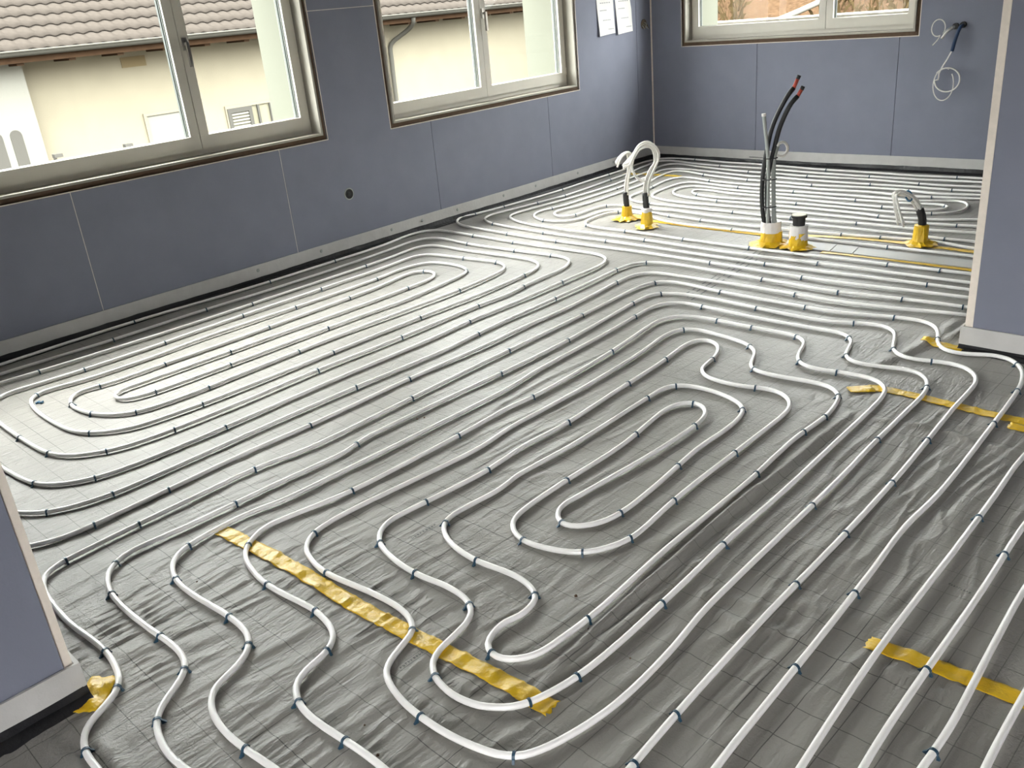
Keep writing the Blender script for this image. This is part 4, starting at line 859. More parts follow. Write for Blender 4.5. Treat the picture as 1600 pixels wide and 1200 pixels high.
# ------------------------------------------------------------------ outside
struct(MB().box(-60, 60, -60, 60, -2.75, -2.7).build('ground', M_GROUND), 'pale paving outside, one storey below')
HD = 10.0
def HW(s, d, z): return LW(s, d - HD, z)
house = thing('neighbour_house', HW(8, 0, -2.7), 'cream rendered neighbouring house with pale tiled roof seen through left windows', 'house')
MB().box(4.08, 24, -6, 0, -2.7, 1.40, HW).build('house_wall', M_HWALL, house)
MB().box(-6, 4.08, -6, .25, -2.7, 1.44, HW).build('wing_wall', M_HWHITE, house)
# arched openings in the wing
for s in (3.44, 3.72):
    pts = [(-.085, -1.2), (.085, -1.2), (.085, .36)] + [(.085 * math.cos(t), .36 + .085 * math.sin(t)) for t in np.linspace(0, math.pi, 9)[1:]]
    MB().prism([(s + p[0], p[1]) for p in pts], .24, .262, HW).build('arched_opening', M_SHUTTER, house)
# windows and shutters
def hwin(s0, s1, z0, z1, mt, nm, deep=.06):
    f = MB().box(s0 - .05, s0, -.01, .03, z0, z1 + .05, HW).box(s1, s1 + .05, -.01, .03, z0, z1 + .05, HW).box(s0, s1, -.01, .03, z1, z1 + .05, HW)
    o = f.build(nm, M_HWALL, house)
    MB().box(s0, s1, -.02, .004, z0, z1, HW).build('window_panel', mt, o)
    return o
hwin(5.90, 6.75, -1.0, .33, M_HWHITE, 'roller_window')
o = hwin(7.42, 8.4, -1.1, .24, M_GLASS, 'shuttered_window')
sh = MB().box(7.40, 7.47, .01, .045, -1.1, .24, HW).box(7.83, 7.90, .01, .045, -1.1, .24, HW).box(7.47, 7.83, .01, .045, .16, .24, HW).build('shutter', M_SHUTTER, house)
for k in range(11):
    z = .13 - k * .055
    MB().box(7.47, 7.83, .015, .03, z - .018, z + .016, HW).build('louvre', M_HWHITE, sh)
MB().box(8.02, 8.06, .01, .04, -1.1, .24, HW).box(8.28, 8.32, .01, .04, -1.1, .24, HW).build('window_bars', M_SHUTTER, o)
MB().box(5.70, 6.12, -.01, .012, 1.12, 1.28, HW).build('render_patch', mat('tan_render_patch', (0.10, 0.078, 0.045), 0.95, spec=0.0), house)
MB().box(-6, 24, .60, .625, 1.36, 1.50, HW).build('fascia_board', M_RAFTER, house)
# eaves
MB().box(-6, 24, -.2, .62, 1.40, 1.43, HW).build('soffit_boards', M_RAFTER, house)
k = 0
for s in np.arange(3.2, 16, .755):
    MB().box(s - .05, s + .05, -.1, .58, 1.325, 1.40, HW).build('rafter_end', M_RAFTER, house)
gp = [(-.055 + .0, .06)]
gut = MB()
prof = [(.07 * math.cos(t), .07 * math.sin(t)) for t in np.linspace(math.pi, 2 * math.pi, 9)]
vs = []; fs = []
for i, s in enumerate((-6, 24)):
    for (dd, zz) in prof: vs.append(HW(s, .70 + dd, 1.515 + zz))
    for (dd, zz) in prof[::-1]: vs.append(HW(s, .70 + dd * .9, 1.517 + zz * .9))
n = 18
fs = [(j, (j + 1) % n, n + (j + 1) % n, n + j) for j in range(n)] + [tuple(range(n)), tuple(range(2 * n - 1, n - 1, -1))]
gut.add(vs, fs).build('gutter', M_GUTTER, house)
MB().tube([HW(-6, .775, 1.517), HW(24, .775, 1.517)], .014, 8).build('gutter_rim', M_GUTTER, house)
dp = catmull([HW(11.52, .68, 1.45), HW(11.56, .62, 1.36), HW(11.60, .42, 1.24), HW(11.50, .18, 1.10), HW(11.38, .06, .98), HW(11.34, .06, .6), HW(11.34, .06, -2.7)], .1)
MB().tube(dp, .045, 10).build('downpipe', M_GUTTER, house, smooth=True)
for s, z in ((3.97, .08), (5.05, .05)):
    MB().box(s - .06, s + .06, .9, 1.0, z - .05, z, HW).box(s - .06, s - .03, .92, .98, -2.7, z - .05, HW).build('gate_post', M_SHUTTER, house)
# roof with single tiles
SL = math.radians(24.0); TWD, TEX = .212, .40
def RF(s, u, h):       # along eaves, up the slope, above the slope
    return HW(s, .66 - u * math.cos(SL) - h * math.sin(SL) * -1 * 0, 1.50 + u * math.sin(SL) + h)
roof = MB().box(-6, 24, 0, 7.0, -.03, .0, RF).build('roof', M_TILE, house)
def tile_mesh(cols, name, w_=TWD, ln=TEX + .06):
    vs = []; fs = []; nn = 10 * cols
    for i in range(nn + 1):
        t = i / 10.0
        x = t * w_
        z = .026 * (0.5 - 0.5 * math.cos(2 * math.pi * (t % 1.0))) ** .8
        for (uu, hh) in ((0, .034), (ln, .004)):
            vs += [(x, uu, z + hh), (x, uu, z + hh - .016)]
        if i:
            o = (i - 1) * 4
            fs += [(o, o + 4, o + 6, o + 2), (o, o + 1, o + 5, o + 4)]
    return vs, fs
org = Vector(RF(0, 0, 0)); ex = Vector(WU); ey = (Vector(RF(0, 1, 0)) - org).normalized(); ez = ex.cross(ey).normalized()
if ez.z < 0: ez = -ez
TM = Matrix((ex, ey, ez)).transposed().to_4x4()
vs, fs = tile_mesh(1, 'roof_tile')
tme = MB().add(vs, fs).mesh('roof_tile', M_TILE, smooth=True, recalc=False)
for r_ in range(5):
    for c_ in range(57):
        o = link('roof_tile', tme, roof)
        o.matrix_local = Matrix.Translation(Vector(RF(3.4 + c_ * TWD + (r_ % 2) * .0, r_ * TEX + rnd.uniform(-.008, .008), .0))) @ TM @ Matrix.Rotation(rnd.uniform(-.006, .006), 4, 'Z')
# the further courses, joined
mb = MB()
for r_ in range(17):
    for (s0, cols) in (((-6, 44), (3.4 + 57 * TWD, 41)) if r_ < 5 else ((-6, 141),)):
        if s0 == -6: s0 = 3.4 - 44 * TWD
        vs, fs = tile_mesh(cols, 't')
        Mx = Matrix.Translation(Vector(RF(s0, r_ * TEX, 0))) @ TM
        mb.add([Mx @ Vector(v) for v in vs], fs)
mb.build('far_roof_tiles', M_TILE, roof, smooth=True, recalc=False)['kind'] = 'stuff'
# bank of dry earth and grass behind the far wall
bx = np.linspace(0, 1, 90); by = np.linspace(9.6, 30, 60)
vs = []; fs = []
for j, y in enumerate(by):
    for i, u_ in enumerate(bx):
        x = -.72 * y + u_ * (.72 * y + 5)
        z = -1.2 + (y - 9.6) * .36 + .35 * float(vnoise(np.array([x * .8]), np.array([y * .8]), 4)[0]) + .12 * float(vnoise(np.array([x * 3.]), np.array([y * 3.]), 6)[0])
        vs.append((x, y, z))
        if i and j:
            k = j * 90 + i
            fs.append((k - 91, k - 90, k, k - 1))
bank = struct(MB().add(vs, fs).build('ground_bank', M_BANK, None, smooth=True), 'dry earth bank seen through the far window')
mb = MB()
for k in range(14000):
    y = rnd.uniform(10.5, 22)
    x = rnd.uniform(-.70 * y, 1)
    z = -1.2 + (y - 9.6) * .36 + .35 * float(vnoise(np.array([x * .8]), np.array([y * .8]), 4)[0]) + .1
    if vnoise(np.array([x * .5]), np.array([y * .7]), 14)[0] < .30: continue
    h = rnd.uniform(.05, .2); a = rnd.uniform(0, 6.28); wd = rnd.uniform(.008, .018)
    lx, ly = rnd.uniform(-.2, .2), rnd.uniform(-.2, .2)
    ca, sa = math.cos(a) * wd, math.sin(a) * wd
    mb.add([(x - ca, y - sa, z - .15), (x + ca, y + sa, z - .15), (x + lx * .5 + ca * .6, y + ly * .5 + sa * .6, z + h * .6), (x + lx, y + ly, z + h)], [(0, 1, 2), (0, 2, 3)])
tag(mb.build('dry_grass', M_GRASS, None, recalc=False), 'yellow dry grass growing on the bank beyond the far window', 'grass', kind='stuff')
kp = [(-9.0, 13.2, .55), (-8.4, 13.6, .66), (-7.6, 14.2, .90), (-6.6, 15.2, 1.38)]
tag(MB().tube(catmull(kp, .3), .045, 8).build('white_hose', M_HWHITE, None, smooth=True), 'white pipe lying across the dry bank outside far window', 'pipe')
struct(MB().box(-5.9, 4, 8.6, 9.0, -2.7, 1.14).build('parapet', M_HWHITE), 'white parapet outside the far window')

# ------------------------------------------------------------------ heating pipes
PR = .0085
ZP = .0110
LABELS = {
    'spiral': 'white heating pipe wound in the long spiral beside the left window wall',
    'middle': 'white heating pipe wound in the flat spiral in front of the far wall',
    'outer': 'white heating pipe running closest to the far wall, outermost line of the far loops',
    'front': 'white heating pipe with two nested hairpin loops in the middle foreground',
    'step2': 'white heating pipe just outside the front loops, second S-bend from the right partition',
    'step1': 'white heating pipe whose S-bend passes closest to the foot of the right partition',
    'run1': 'straight white heating pipe crossing the lower-right yellow tape next to its left tip',
    'run2': 'straight white heating pipe, second to cross the lower-right yellow tape from its left tip',
    'run3': 'straight white heating pipe, third to cross the lower-right yellow tape from its left tip',
    'run4': 'straight white heating pipe cutting the lower right corner of the picture',
}
# clip: a band over the pipe with two barbed feet
mb = MB()
R1, R2 = PR + .0004, PR + .0024
NA = 7
vs = []; fs = []
for i in range(NA + 1):
    a = math.radians(-18 + 216 * i / NA)
    for x in (-.0035, .0035):
        vs.append((x, R2 * math.cos(a), R2 * math.sin(a)))
    vs.append((-.0035, R1 * math.cos(a), R1 * math.sin(a))); vs.append((.0035, R1 * math.cos(a), R1 * math.sin(a)))
    if i:
        o = (i - 1) * 4
        fs += [(o, o + 1, o + 5, o + 4), (o + 1, o + 3, o + 7, o + 5), (o, o + 4, o + 6, o + 2)]
mb.add(vs, fs)
mb.add([(-.003, R1, -.013), (.003, R1, -.013), (.003, R2 + .010, -.010), (-.003, R2 + .010, -.010), (-.003, R1, .002), (.003, R1, .002)], [(0, 1, 2, 3), (3, 2, 5, 4), (0, 3, 4), (1, 5, 2)])
mb.add([(-.003, -R1, -.013), (.003, -R1, -.013), (.003, -R2 - .005, -.011), (-.003, -R2 - .005, -.011), (-.003, -R1, .0), (.003, -R1, .0)], [(0, 3, 2, 1), (3, 4, 5, 2), (0, 4, 3), (1, 2, 5)])
clip_me = mb.mesh('clip', M_CLIP, recalc=False)
for key, flat in PIPES.items():
    p2 = np.array(flat, float).reshape(-1, 2)
    c2 = catmull(p2, .022)
    n = len(c2)
    s_ = np.r_[0, np.cumsum(np.linalg.norm(np.diff(c2, axis=0), axis=1))]
    lift = .0030 * np.clip(vnoise(s_ * 1.3, np.zeros(n), len(key)) * 2 - .7, 0, 1.2)
    z = ZP + lift
    ctr = np.c_[c2, z]
    ob = MB().tube(ctr, PR, 10).build('heating_pipe', M_PIPE, None, smooth=True, recalc=False)
    tag(ob, LABELS[key], 'heating pipe', 'underfloor heating pipes')
    cc = np.array(CLIPS[key], float).reshape(-1, 2)
    for k, (x, y) in enumerate(cc):
        i = int(np.argmin((c2[:, 0] - x) ** 2 + (c2[:, 1] - y) ** 2))
        i = min(max(i, 1), n - 2)
        t = c2[i + 1] - c2[i - 1]
        an = math.atan2(t[1], t[0])
        # barb side varies, mostly towards the room
        if math.sin(an) * .7 - math.cos(an) * .3 < 0 or rnd.random() < .12: an += math.pi
        c = link('clip', clip_me, ob)
        c.matrix_local = Matrix.Translation((c2[i, 0], c2[i, 1], z[i])) @ Matrix.Rotation(an + rnd.uniform(-.2, .2), 4, 'Z')

# a clip that lies loose
lc = link('loose_clip', MB().box(-.016, .016, -.004, .004, 0, .006).box(-.016, -.010, -.012, .012, 0, .007).box(.008, .013, -.008, .010, 0, .009).mesh('loose_clip', M_CLIPB))
LCP = LOOSE
lc.location = (LCP[0], LCP[1], fh(*LCP) + .001); lc.rotation_euler = (0, 0, .5)
tag(lc, 'single blue plastic clip lying loose inside the left end of the spiral', 'clip')

# faint print, dark streaks and crumbs on the foil
M_PRINTSTREAK = mat('foil_print_and_streak', (0.10, 0.10, 0.10), 0.6)
for k, (cx, cy, ang, ln) in enumerate(((-1.511, 1.022, 1.57, .10), (-.570, 2.10, -.16, .075), (-1.945, 1.44, 1.55, .13))):
    mb = MB(); ca, sa = math.cos(ang), math.sin(ang); zz = fh(cx, cy) + .0022
    def PT(u, v, z, cx=cx, cy=cy, ca=ca, sa=sa): return (cx + u * ca - v * sa, cy + u * sa + v * ca, z)
    q = random.Random(k)
    for i in range(9):
        u = -ln * .40 + ln * .8 * i / 9
        mb.box(u, u + ln * .012, -.004, .004, zz, zz + .0006, PT); mb.box(u, u + ln * .05, q.choice((-.004, 0, .0033)), q.choice((-.0025, .0012, .0042)), zz, zz + .0006, PT)
    if k != 1:
        n_ = 26
        pts = [((ln * .5 if abs(t) < math.pi / 2 else -ln * .5) * (.78 + .22 * abs(math.cos(t))), .010 * math.sin(t)) for t in np.linspace(-math.pi, math.pi, n_)]
        for a, b in zip(pts[:-1], pts[1:]):
            mb.add([PT(a[0], a[1], zz), PT(b[0], b[1], zz), PT(b[0], b[1] * .86, zz), PT(a[0], a[1] * .86, zz)], [(0, 1, 2, 3)])
    mb.build('printed_mark', M_PRINTSTREAK, floor, recalc=False)
for dx in (-.035, 0, .04):  # three rows of thin dark dashes laid on the foil
    mb = MB()
    for i in range(9):
        y0 = 4.70 - i * .105 - dx * .6
        x0 = -2.606 + (4.70 - y0) * .09 + dx
        z0 = fh(x0, y0) + .0015
        mb.add([(x0 - .005, y0, z0), (x0 + .005, y0, z0), (x0 + .012, y0 - .07, z0), (x0 + .003, y0 - .07, z0)], [(0, 3, 2, 1)])
    mb.build('dark_streak', M_PRINTSTREAK, floor, recalc=False)
mb = MB()
for x, y in ((-2.61, 1.98), (-2.594, 2.004), (-2.367, 1.348), (-1.085, 1.364), (-1.235, 1.386), (-1.431, .808), (-1.337, .772), (-2.301, .845), (-1.352, 1.475)):
    z = fh(x, y); r = rnd.uniform(.003, .0065)
    mb.add([(x - r, y, z), (x, y - r, z), (x + r, y, z), (x, y + r, z), (x + r * .2, y, z + r * 1.2)], [(0, 1, 4), (1, 2, 4), (2, 3, 4), (3, 0, 4)])
mb.build('crumbs', M_BROWN, floor, recalc=False)['kind'] = 'stuff'

# ------------------------------------------------------------------ tapes
def tape(pts, width, label, name='adhesive_tape', jag=.004, lift=.0030, curl=.0):
    p = catmull([(*q, 0) for q in pts], .011)[:, :2]
    t = np.gradient(p, axis=0); t /= np.linalg.norm(t, axis=1)[:, None]
    nrm = np.c_[-t[:, 1], t[:, 0]]
    NX = 8
    vs = []; fs = []
    xy = []
    for i in range(len(p)):
        for j in range(NX + 1):
            e = (j / NX - .5) * width * (1 + rnd.uniform(-.03, .03) * (j in (0, NX)))
            q = p[i] + nrm[i] * e
            if i in (0, len(p) - 1): q = q + t[i] * rnd.uniform(-jag, jag)
            xy.append(q)
    xy = np.array(xy)
    hz = floor_h(xy[:, 0].copy(), xy[:, 1].copy()) + lift
    cr = .0022 * vnoise(xy[:, 0] * 45, xy[:, 1] * 30, 44) ** 2 + curl * vnoise(xy[:, 0] * 30, xy[:, 1] * 38, 12) ** 2
    vs = [(a[0], a[1], h + c) for a, h, c in zip(xy, hz, cr)]
    k = len(vs)
    vs += [(v[0], v[1], v[2] - .0008) for v in vs]
    R_ = NX + 1
    for i in range(len(p) - 1):
        for j in range(NX):
            a = i * R_ + j
            fs.append((a, a + R_, a + R_ + 1, a + 1)); fs.append((k + a, k + a + 1, k + a + R_ + 1, k + a + R_))
        for j in (0, NX):
            a = i * R_ + j; fs.append((a, a + R_, k + a + R_, k + a))
    for i in (0, len(p) - 1):
        for j in range(NX):
            a = i * R_ + j; fs.append((a, a + 1, k + a + 1, k + a))
    o = MB().add(vs, fs).build(name, M_TAPE, None, smooth=True)
    return tag(o, label, 'tape', 'yellow adhesive tapes')
tape([(-2.504, 1.04), (-2.321, 1.055), (-2.061, 1.066), (-1.792, 1.072), (-1.545, 1.088), (-1.339, 1.105), (-1.253, 1.112), (-1.118, 1.113)], .052, 'long yellow tape strip running under the front loops at lower centre', curl=.004)
tape([(-.666, 1.760), (-.575, 1.768), (-.443, 1.776), (-.326, 1.778), (-.18, 1.775)], .050, 'yellow tape strip under the straight pipes at the lower right')
tape([(-1.285, 3.178), (-1.209, 3.192), (-1.12, 3.192), (-1.003, 3.188), (-.832, 3.176), (-.60, 3.165)], .052, 'yellow tape strip below the right partition, under the S-bend pipes')
tape([(-1.335, 3.112), (-1.30, 3.14), (-1.262, 3.176)], .062, 'short crumpled tape end beside the strip below the right partition', curl=.012)
tape([(-.76, 3.115), (-.71, 3.112), (-.64, 3.11)], .05, 'orange-yellow tape scrap at the right picture edge', curl=.006)
tape([(-1.285, 3.775), (-1.24, 3.745), (-1.19, 3.735), (-1.12, 3.735)], .07, 'crumpled yellow tape at the foot of the right partition', curl=.014)
tape([(-2.022, .392), (-2.05, .428), (-2.085, .462), (-2.105, .485)], .075, 'crumpled golden tape at the foot of the near left partition', curl=.014)
tape([(-3.75, 5.12), (-3.334, 5.095), (-3.019, 5.085), (-2.78, 5.08)], .045, 'yellow tape line between the cable pair and the black tubes')
tape([(-2.60, 5.16), (-2.293, 5.22), (-2.145, 5.235), (-1.935, 5.235), (-1.807, 5.225), (-1.50, 5.205)], .05, 'yellow tape line behind the grey cover plates')
tape([(-2.30, 4.862), (-2.083, 4.878), (-1.9, 4.883), (-1.679, 4.878), (-1.40, 4.868)], .05, 'yellow tape line along the front edge of the grey cover plates')
tape([(-5.0, 6.52), (-4.75, 6.55), (-4.55, 6.56), (-4.42, 6.56)], .06, 'yellow tape under the far pipes near the room corner')
tape([(-2.73, 4.775), (-2.66, 4.79), (-2.60, 4.80)], .06, 'pale yellow tape flap at the foot of the black tubes', curl=.01)

# cover plates of the floor duct
def plate(poly, label):
    mb = MB().prism([(p[0], p[1]) for p in poly], .004, .010, lambda a, d, b: (a, b, d))
    o = mb.build('cover_plate', M_PLATE)
    return tag(o, label, 'cover plate', 'floor duct cover plates')
plate([(-2.45, 4.885), (-2.262, 4.885), (-2.286, 5.03), (-2.475, 5.02)], 'grey duct cover plate next to the short black pipe')
plate([(-2.256, 4.885), (-2.125, 4.885), (-2.152, 5.03), (-2.280, 5.03)], 'narrow grey duct cover plate, middle of the three')
plate([(-2.118, 4.885), (-1.20, 4.885), (-1.20, 5.02), (-2.145, 5.02)], 'long grey duct cover plate reaching the right partition')

# ------------------------------------------------------------------ stubs out of the floor
def skirt(c, r, parent, seed, squash=1.0, mt=None):
    """crumpled tape skirt glued to the foil round a stub"""
    q = random.Random(seed)
    vs = [(c[0], c[1], .012)]; n = 22
    for ring_, (f, z) in enumerate(((.45, .028), (.75, .013), (1.0, .006))):
        for j in range(n):
            a = 2 * math.pi * j / n
            rr = r * f * (1 + q.uniform(-.22, .22) * (ring_ > 0))
            vs.append((c[0] + rr * math.cos(a), c[1] + rr * math.sin(a) * squash, z + q.uniform(0, .008)))
    fs = [(0, 1 + j, 1 + (j + 1) % n) for j in range(n)]
    for k in range(2):
        for j in range(n):
            a, b = 1 + k * n + j, 1 + k * n + (j + 1) % n
            fs.append((a, a + n, b + n, b))
    MB().add(vs, fs).build('tape_skirt', mt or M_TAPE, parent)

def wobble(prof, c, n, amp, seed, lean=(0, 0)):
    q = random.Random(seed); mb = MB(); vs = []; fs = []
    for k, (r, z) in enumerate(prof):
        for j in range(n):
            a = 2 * math.pi * j / n
            rr = r * (1 + q.uniform(-amp, amp))
            vs.append((c[0] + lean[0] * z + rr * math.cos(a), c[1] + lean[1] * z + rr * math.sin(a), c[2] + z + q.uniform(-amp, amp) * .02))
        if k:
            for j in range(n):
                a, b = (k - 1) * n + j, (k - 1) * n + (j + 1) % n
                fs.append((a, b, b + n, a + n))
    fs.append(tuple((len(prof) - 1) * n + j for j in range(n)))
    return mb.add(vs, fs)

# plan direction in which the cables of a stub fan out
EU = np.array([.69, .72, 0.0])
def at(base, du, z, dv=0.0):
    return (base[0] + EU[0] * du - EU[1] * dv, base[1] + EU[1] * du + EU[0] * dv, z)

# pair of white cable bundles
b1 = (-3.893, 5.095, 0); b2 = (-3.613, 4.947, 0)
t = thing('cable_stub', b1, 'white cable bundle with black tape band, left one of the pair near the corner', 'cable', 'cable stubs from the floor')
skirt(b1, .105, t, 1)
wobble([(.042, .0), (.038, .05), (.034, .098)], b1, 14, .10, 2).build('tape_sleeve', M_TAPE, t)
MB().tube(catmull([at(b1, 0, .09), at(b1, -.004, .13), at(b1, -.006, .2)], .02), [.020, .024, .019, .023, .020, .022][:len(catmull([at(b1, 0, .09), at(b1, -.004, .13), at(b1, -.006, .2)], .02))] if False else .021, 10).build('black_band', M_CONDB, t, smooth=True)
for k, (o1, o2) in enumerate(((-.012, .0), (.009, .010), (.004, -.013), (-.002, .006))):
    pth = [at(b1, o1, .18, o2), at(b1, .008 + o1, .27, o2), at(b1, .03 + o1, .36, o2 * 1.5), at(b1, .045 + o1 * 2, .43, o2 * 2), at(b1, .02 + o1, .475, o2 * 2), at(b1, -.03 + o1, .45 + o1, o2 * 3), at(b1, -.065, .40 + o2, o2 * 3)]
    MB().tube(catmull(pth, .02), .0068, 8).build('cable', M_CONDW, t, smooth=True)
t = thing('cable_stub', b2, 'white cable bundle bent into an arch, right one of the pair near the corner', 'cable', 'cable stubs from the floor')
skirt(b2, .085, t, 3)
wobble([(.046, .0), (.040, .06), (.036, .115)], b2, 14, .09, 4).build('tape_sleeve', M_TAPE, t)
wobble([(.037, .112), (.037, .135), (.030, .14)], b2, 14, .06, 5).build('foam_collar', M_FOAM, t)
MB().tube(catmull([at(b2, 0, .13), at(b2, -.004, .18), at(b2, -.006, .245)], .02), .022, 10).build('black_band', M_CONDB, t, smooth=True)
for k, (o1, o2) in enumerate(((-.016, .0), (.004, .013), (.008, -.013), (.018, .0), (-.004, .004))):
    pth = [at(b2, o1, .22, o2), at(b2, .008 + o1, .31, o2), at(b2, .045 + o1, .395, o2 * 1.5), at(b2, .078 + o1, .46 + o1, o2 * 2), at(b2, .066 + o1, .53, o2 * 2), at(b2, .02, .565 + o1, o2 * 2), at(b2, -.035, .55 + o1, o2 * 2), at(b2, -.075, .50 + o1, o2 * 2), at(b2, -.115, .455 + o2, o2 * 2), at(b2, -.15, .43 + o1, o2 * 2)]
    MB().tube(catmull(pth, .02), .0068, 8).build('cable', M_CONDW, t, smooth=True)
pth = [at(b2, -.10, .47), at(b2, -.085, .40), at(b2, -.055, .345), at(b2, -.01, .325), at(b2, .02, .33)]
MB().tube(catmull(pth, .02), .008, 8).build('cable', M_CONDW, t, smooth=True)

# tall bundle of black tubes and conduits
b3 = (-2.657, 4.899, 0)
t = thing('tube_bundle', b3, 'tall bundle of black tubes with red ends and grey conduits in a yellow-taped collar', 'tube bundle')
skirt(at(b3, .01, 0), .12, t, 6)
wobble([(.072, .0), (.068, .03), (.062, .085)], at(b3, .012, 0), 18, .08, 7).build('tape_sleeve', M_TAPE, t)
wobble([(.063, .08), (.062, .12), (.060, .147), (.045, .14)], at(b3, .008, 0), 18, .05, 8).build('foam_collar', M_FOAM, t)
for k, (du0, du1, top, dv) in enumerate(((-.040, .142, .985, .0), (-.016, .160, .925, -.02))):
    pth = [at(b3, du0 + .012, .10, dv), at(b3, du0 - .010, .25, dv), at(b3, du0 - .010, .42, dv), at(b3, du0 + .012 + k * .012, .58, dv), at(b3, du0 + .045 + k * .01, .72 - k * .015, dv), at(b3, du1 - .06, .83 + .04 * (1 - k), dv), at(b3, du1 - .022, .915 - k * .045, dv)]
    tb = MB().tube(catmull(pth, .025), .0135, 10).build('black_tube', M_CONDB, t, smooth=True)
    e = [pth[-1], at(b3, du1, top - .02, dv)]
    MB().tube(e, .0105, 10).build('red_end', M_RED, tb, smooth=True)
    MB().tube([at(b3, du1 - .001, top - .024, dv), at(b3, du1 + .008, top - .004, dv)], .0115, 10).build('end_plug', M_CONDB, tb, smooth=True)
pth = [at(b3, -.022, .10, -.03), at(b3, -.024, .3, -.03), at(b3, -.030, .55, -.025), at(b3, -.048, .70, -.02), at(b3, -.058, .785, -.02)]
MB().tube(catmull(pth, .03), .0105, 10).build('rigid_conduit', M_CONDG, t, smooth=True)
MB().tube([at(b3, -.0575, .775, -.02), at(b3, -.0582, .79, -.02)], .013, 10).build('conduit_end', M_CONDW, t)
pth = [at(b3, .020, .10, -.02), at(b3, .012, .3, -.02), at(b3, .008, .45, -.02), at(b3, .012, .55, -.02), at(b3, .03, .60, -.02)]
MB().tube(catmull(pth, .03), .013, 10).build('flexible_conduit', M_CONDG, t, smooth=True)
pth = [at(b3, .038, .10, -.01), at(b3, .022, .2, -.01), at(b3, .015, .35, -.01), at(b3, .010, .48, -.01)]
MB().tube(catmull(pth, .03), .010, 10).build('grey_cable', M_CONDG, t, smooth=True)
lp = [at(b3, .03 + .0, .60, -.02)] + [at(b3, .052 + .036 * math.cos(a), .575 + .042 * math.sin(a), -.02 - .004 * a) for a in np.linspace(2.4, 2.4 - 6.6, 26)]
MB().tube(catmull(lp, .012), .0085, 8).build('cable_loop', M_CONDW, t, smooth=True)
for z in (.53, .405, .24):
    MB().tube([at(b3, -.012 + .042 * math.cos(a), z, -.018 + .022 * math.sin(a)) for a in np.linspace(0, 2 * math.pi, 20)], .003, 6).build('cable_tie', M_CONDB, t)
MB().tube([at(b3, -.05, .535, -.02), at(b3, -.14, .55, -.02)], .0018, 6).build('tie_tail', M_CONDB, t)

# short black pipe
b4 = (-2.462, 4.891, 0)
t = thing('pipe_stub', b4, 'short black pipe stub with cream cap and yellow-taped white wrap', 'pipe stub')
skirt(b4, .10, t, 9)
wobble([(.058, .0), (.055, .04), (.053, .075), (.054, .10)], b4, 16, .06, 10).build('tape_sleeve', M_TAPE, t)
wobble([(.0535, .055), (.0545, .10), (.053, .142), (.035, .143)], b4, 16, .03, 11).build('foam_collar', M_FOAM, t)
MB().lathe([(.036, .13), (.036, .188), (.045, .190), (.046, .200), (.043, .203)], b4, 20).build('black_pipe', M_CONDB, t, smooth=False)
MB().lathe([(.043, .2035), (.042, .209), (.02, .2095)], b4, 20).build('cap', M_LID, t)

# stub with the drooping cables
b5 = (-1.878, 5.237, 0)
t = thing('cable_stub', b5, 'drooping white cable bundle on a yellow-taped stub close to the right partition', 'cable', 'cable stubs from the floor')
skirt(b5, .095, t, 12)
wobble([(.050, .0), (.042, .05), (.040, .118), (.030, .122)], b5, 16, .08, 13).build('tape_sleeve', M_TAPE, t)
MB().tube(catmull([at(b5, .004, .11), at(b5, .0, .16), at(b5, -.02, .215)], .02), .023, 10).build('black_band', M_CONDB, t, smooth=True)
for k, (o1, o2) in enumerate(((-.010, .0), (.004, .012), (.004, -.010), (.012, .002))):
    pth = [at(b5, -.012 + o1, .19, o2), at(b5, -.048 + o1, .255 + o1, o2), at(b5, -.095, .30 + o1, o2), at(b5, -.145, .322 + o1, o2 * 1.5), at(b5, -.172, .312 + o1 * .5, o2 * 2), at(b5, -.160 + o1, .25, o2 * 2), at(b5, -.142 + o1 * 1.2, .19, o2 * 2), at(b5, -.122 + o1 * 1.8, .135 + o2, o2 * 2)]
    MB().tube(catmull(pth, .02), .0068, 8).build('cable', M_CONDW, t, smooth=True)
MB().tube([at(b5, -.09 + .018 * math.cos(a), .297 + .026 * math.sin(a), .018 * math.sin(a)) for a in np.linspace(0, 6.28, 14)], .005, 6).build('blue_tie', M_CLIPB, t)

# ------------------------------------------------------------------ things on the walls
t = thing('wall_cable', BW(-2.46, 0, 1.07), 'thin white cable coil hanging from dark blue sleeves on the far wall', 'cable')
for x, z, dx in ((-2.50, 1.068, -.02), (-2.448, 1.075, .0)):
    MB().tube([BW(x, -.004, z), BW(x, .02, z)], .022, 14).build('wall_hole', M_DARK, t)
MB().tube(catmull([BW(-2.448, .0, 1.075), BW(-2.455, .05, 1.06), BW(-2.475, .06, .99), BW(-2.495, .05, .90)], .02), .0125, 10).build('blue_sleeve', M_BLUEBOX, t, smooth=True)
MB().tube(catmull([BW(-2.50, .0, 1.068), BW(-2.53, .04, 1.05), BW(-2.565, .06, 1.02)], .02), .012, 10).build('grey_sleeve', M_CONDG, t, smooth=True)
MB().tube(catmull([BW(-2.515, .03, 1.06), BW(-2.545, .06, 1.03), BW(-2.57, .07, .99)], .02), .009, 10).build('white_sleeve', M_CONDW, t, smooth=True)
lp = [BW(-2.555, .055, 1.025)] + [BW(-2.605 + .046 * math.cos(a), .05 + .004 * a, 1.065 + .058 * math.sin(a)) for a in np.linspace(-.5, 5.2, 22)] + [BW(-2.60, .06, .985), BW(-2.635, .06, .945)]
MB().tube(catmull(lp, .02), .0042, 8).build('cable_loop', M_CONDW, t, smooth=True)
lp = [BW(-2.493, .05, .91), BW(-2.52, .05, .85), BW(-2.553, .05, .79), BW(-2.572, .05, .745), BW(-2.575, .05, .70)]
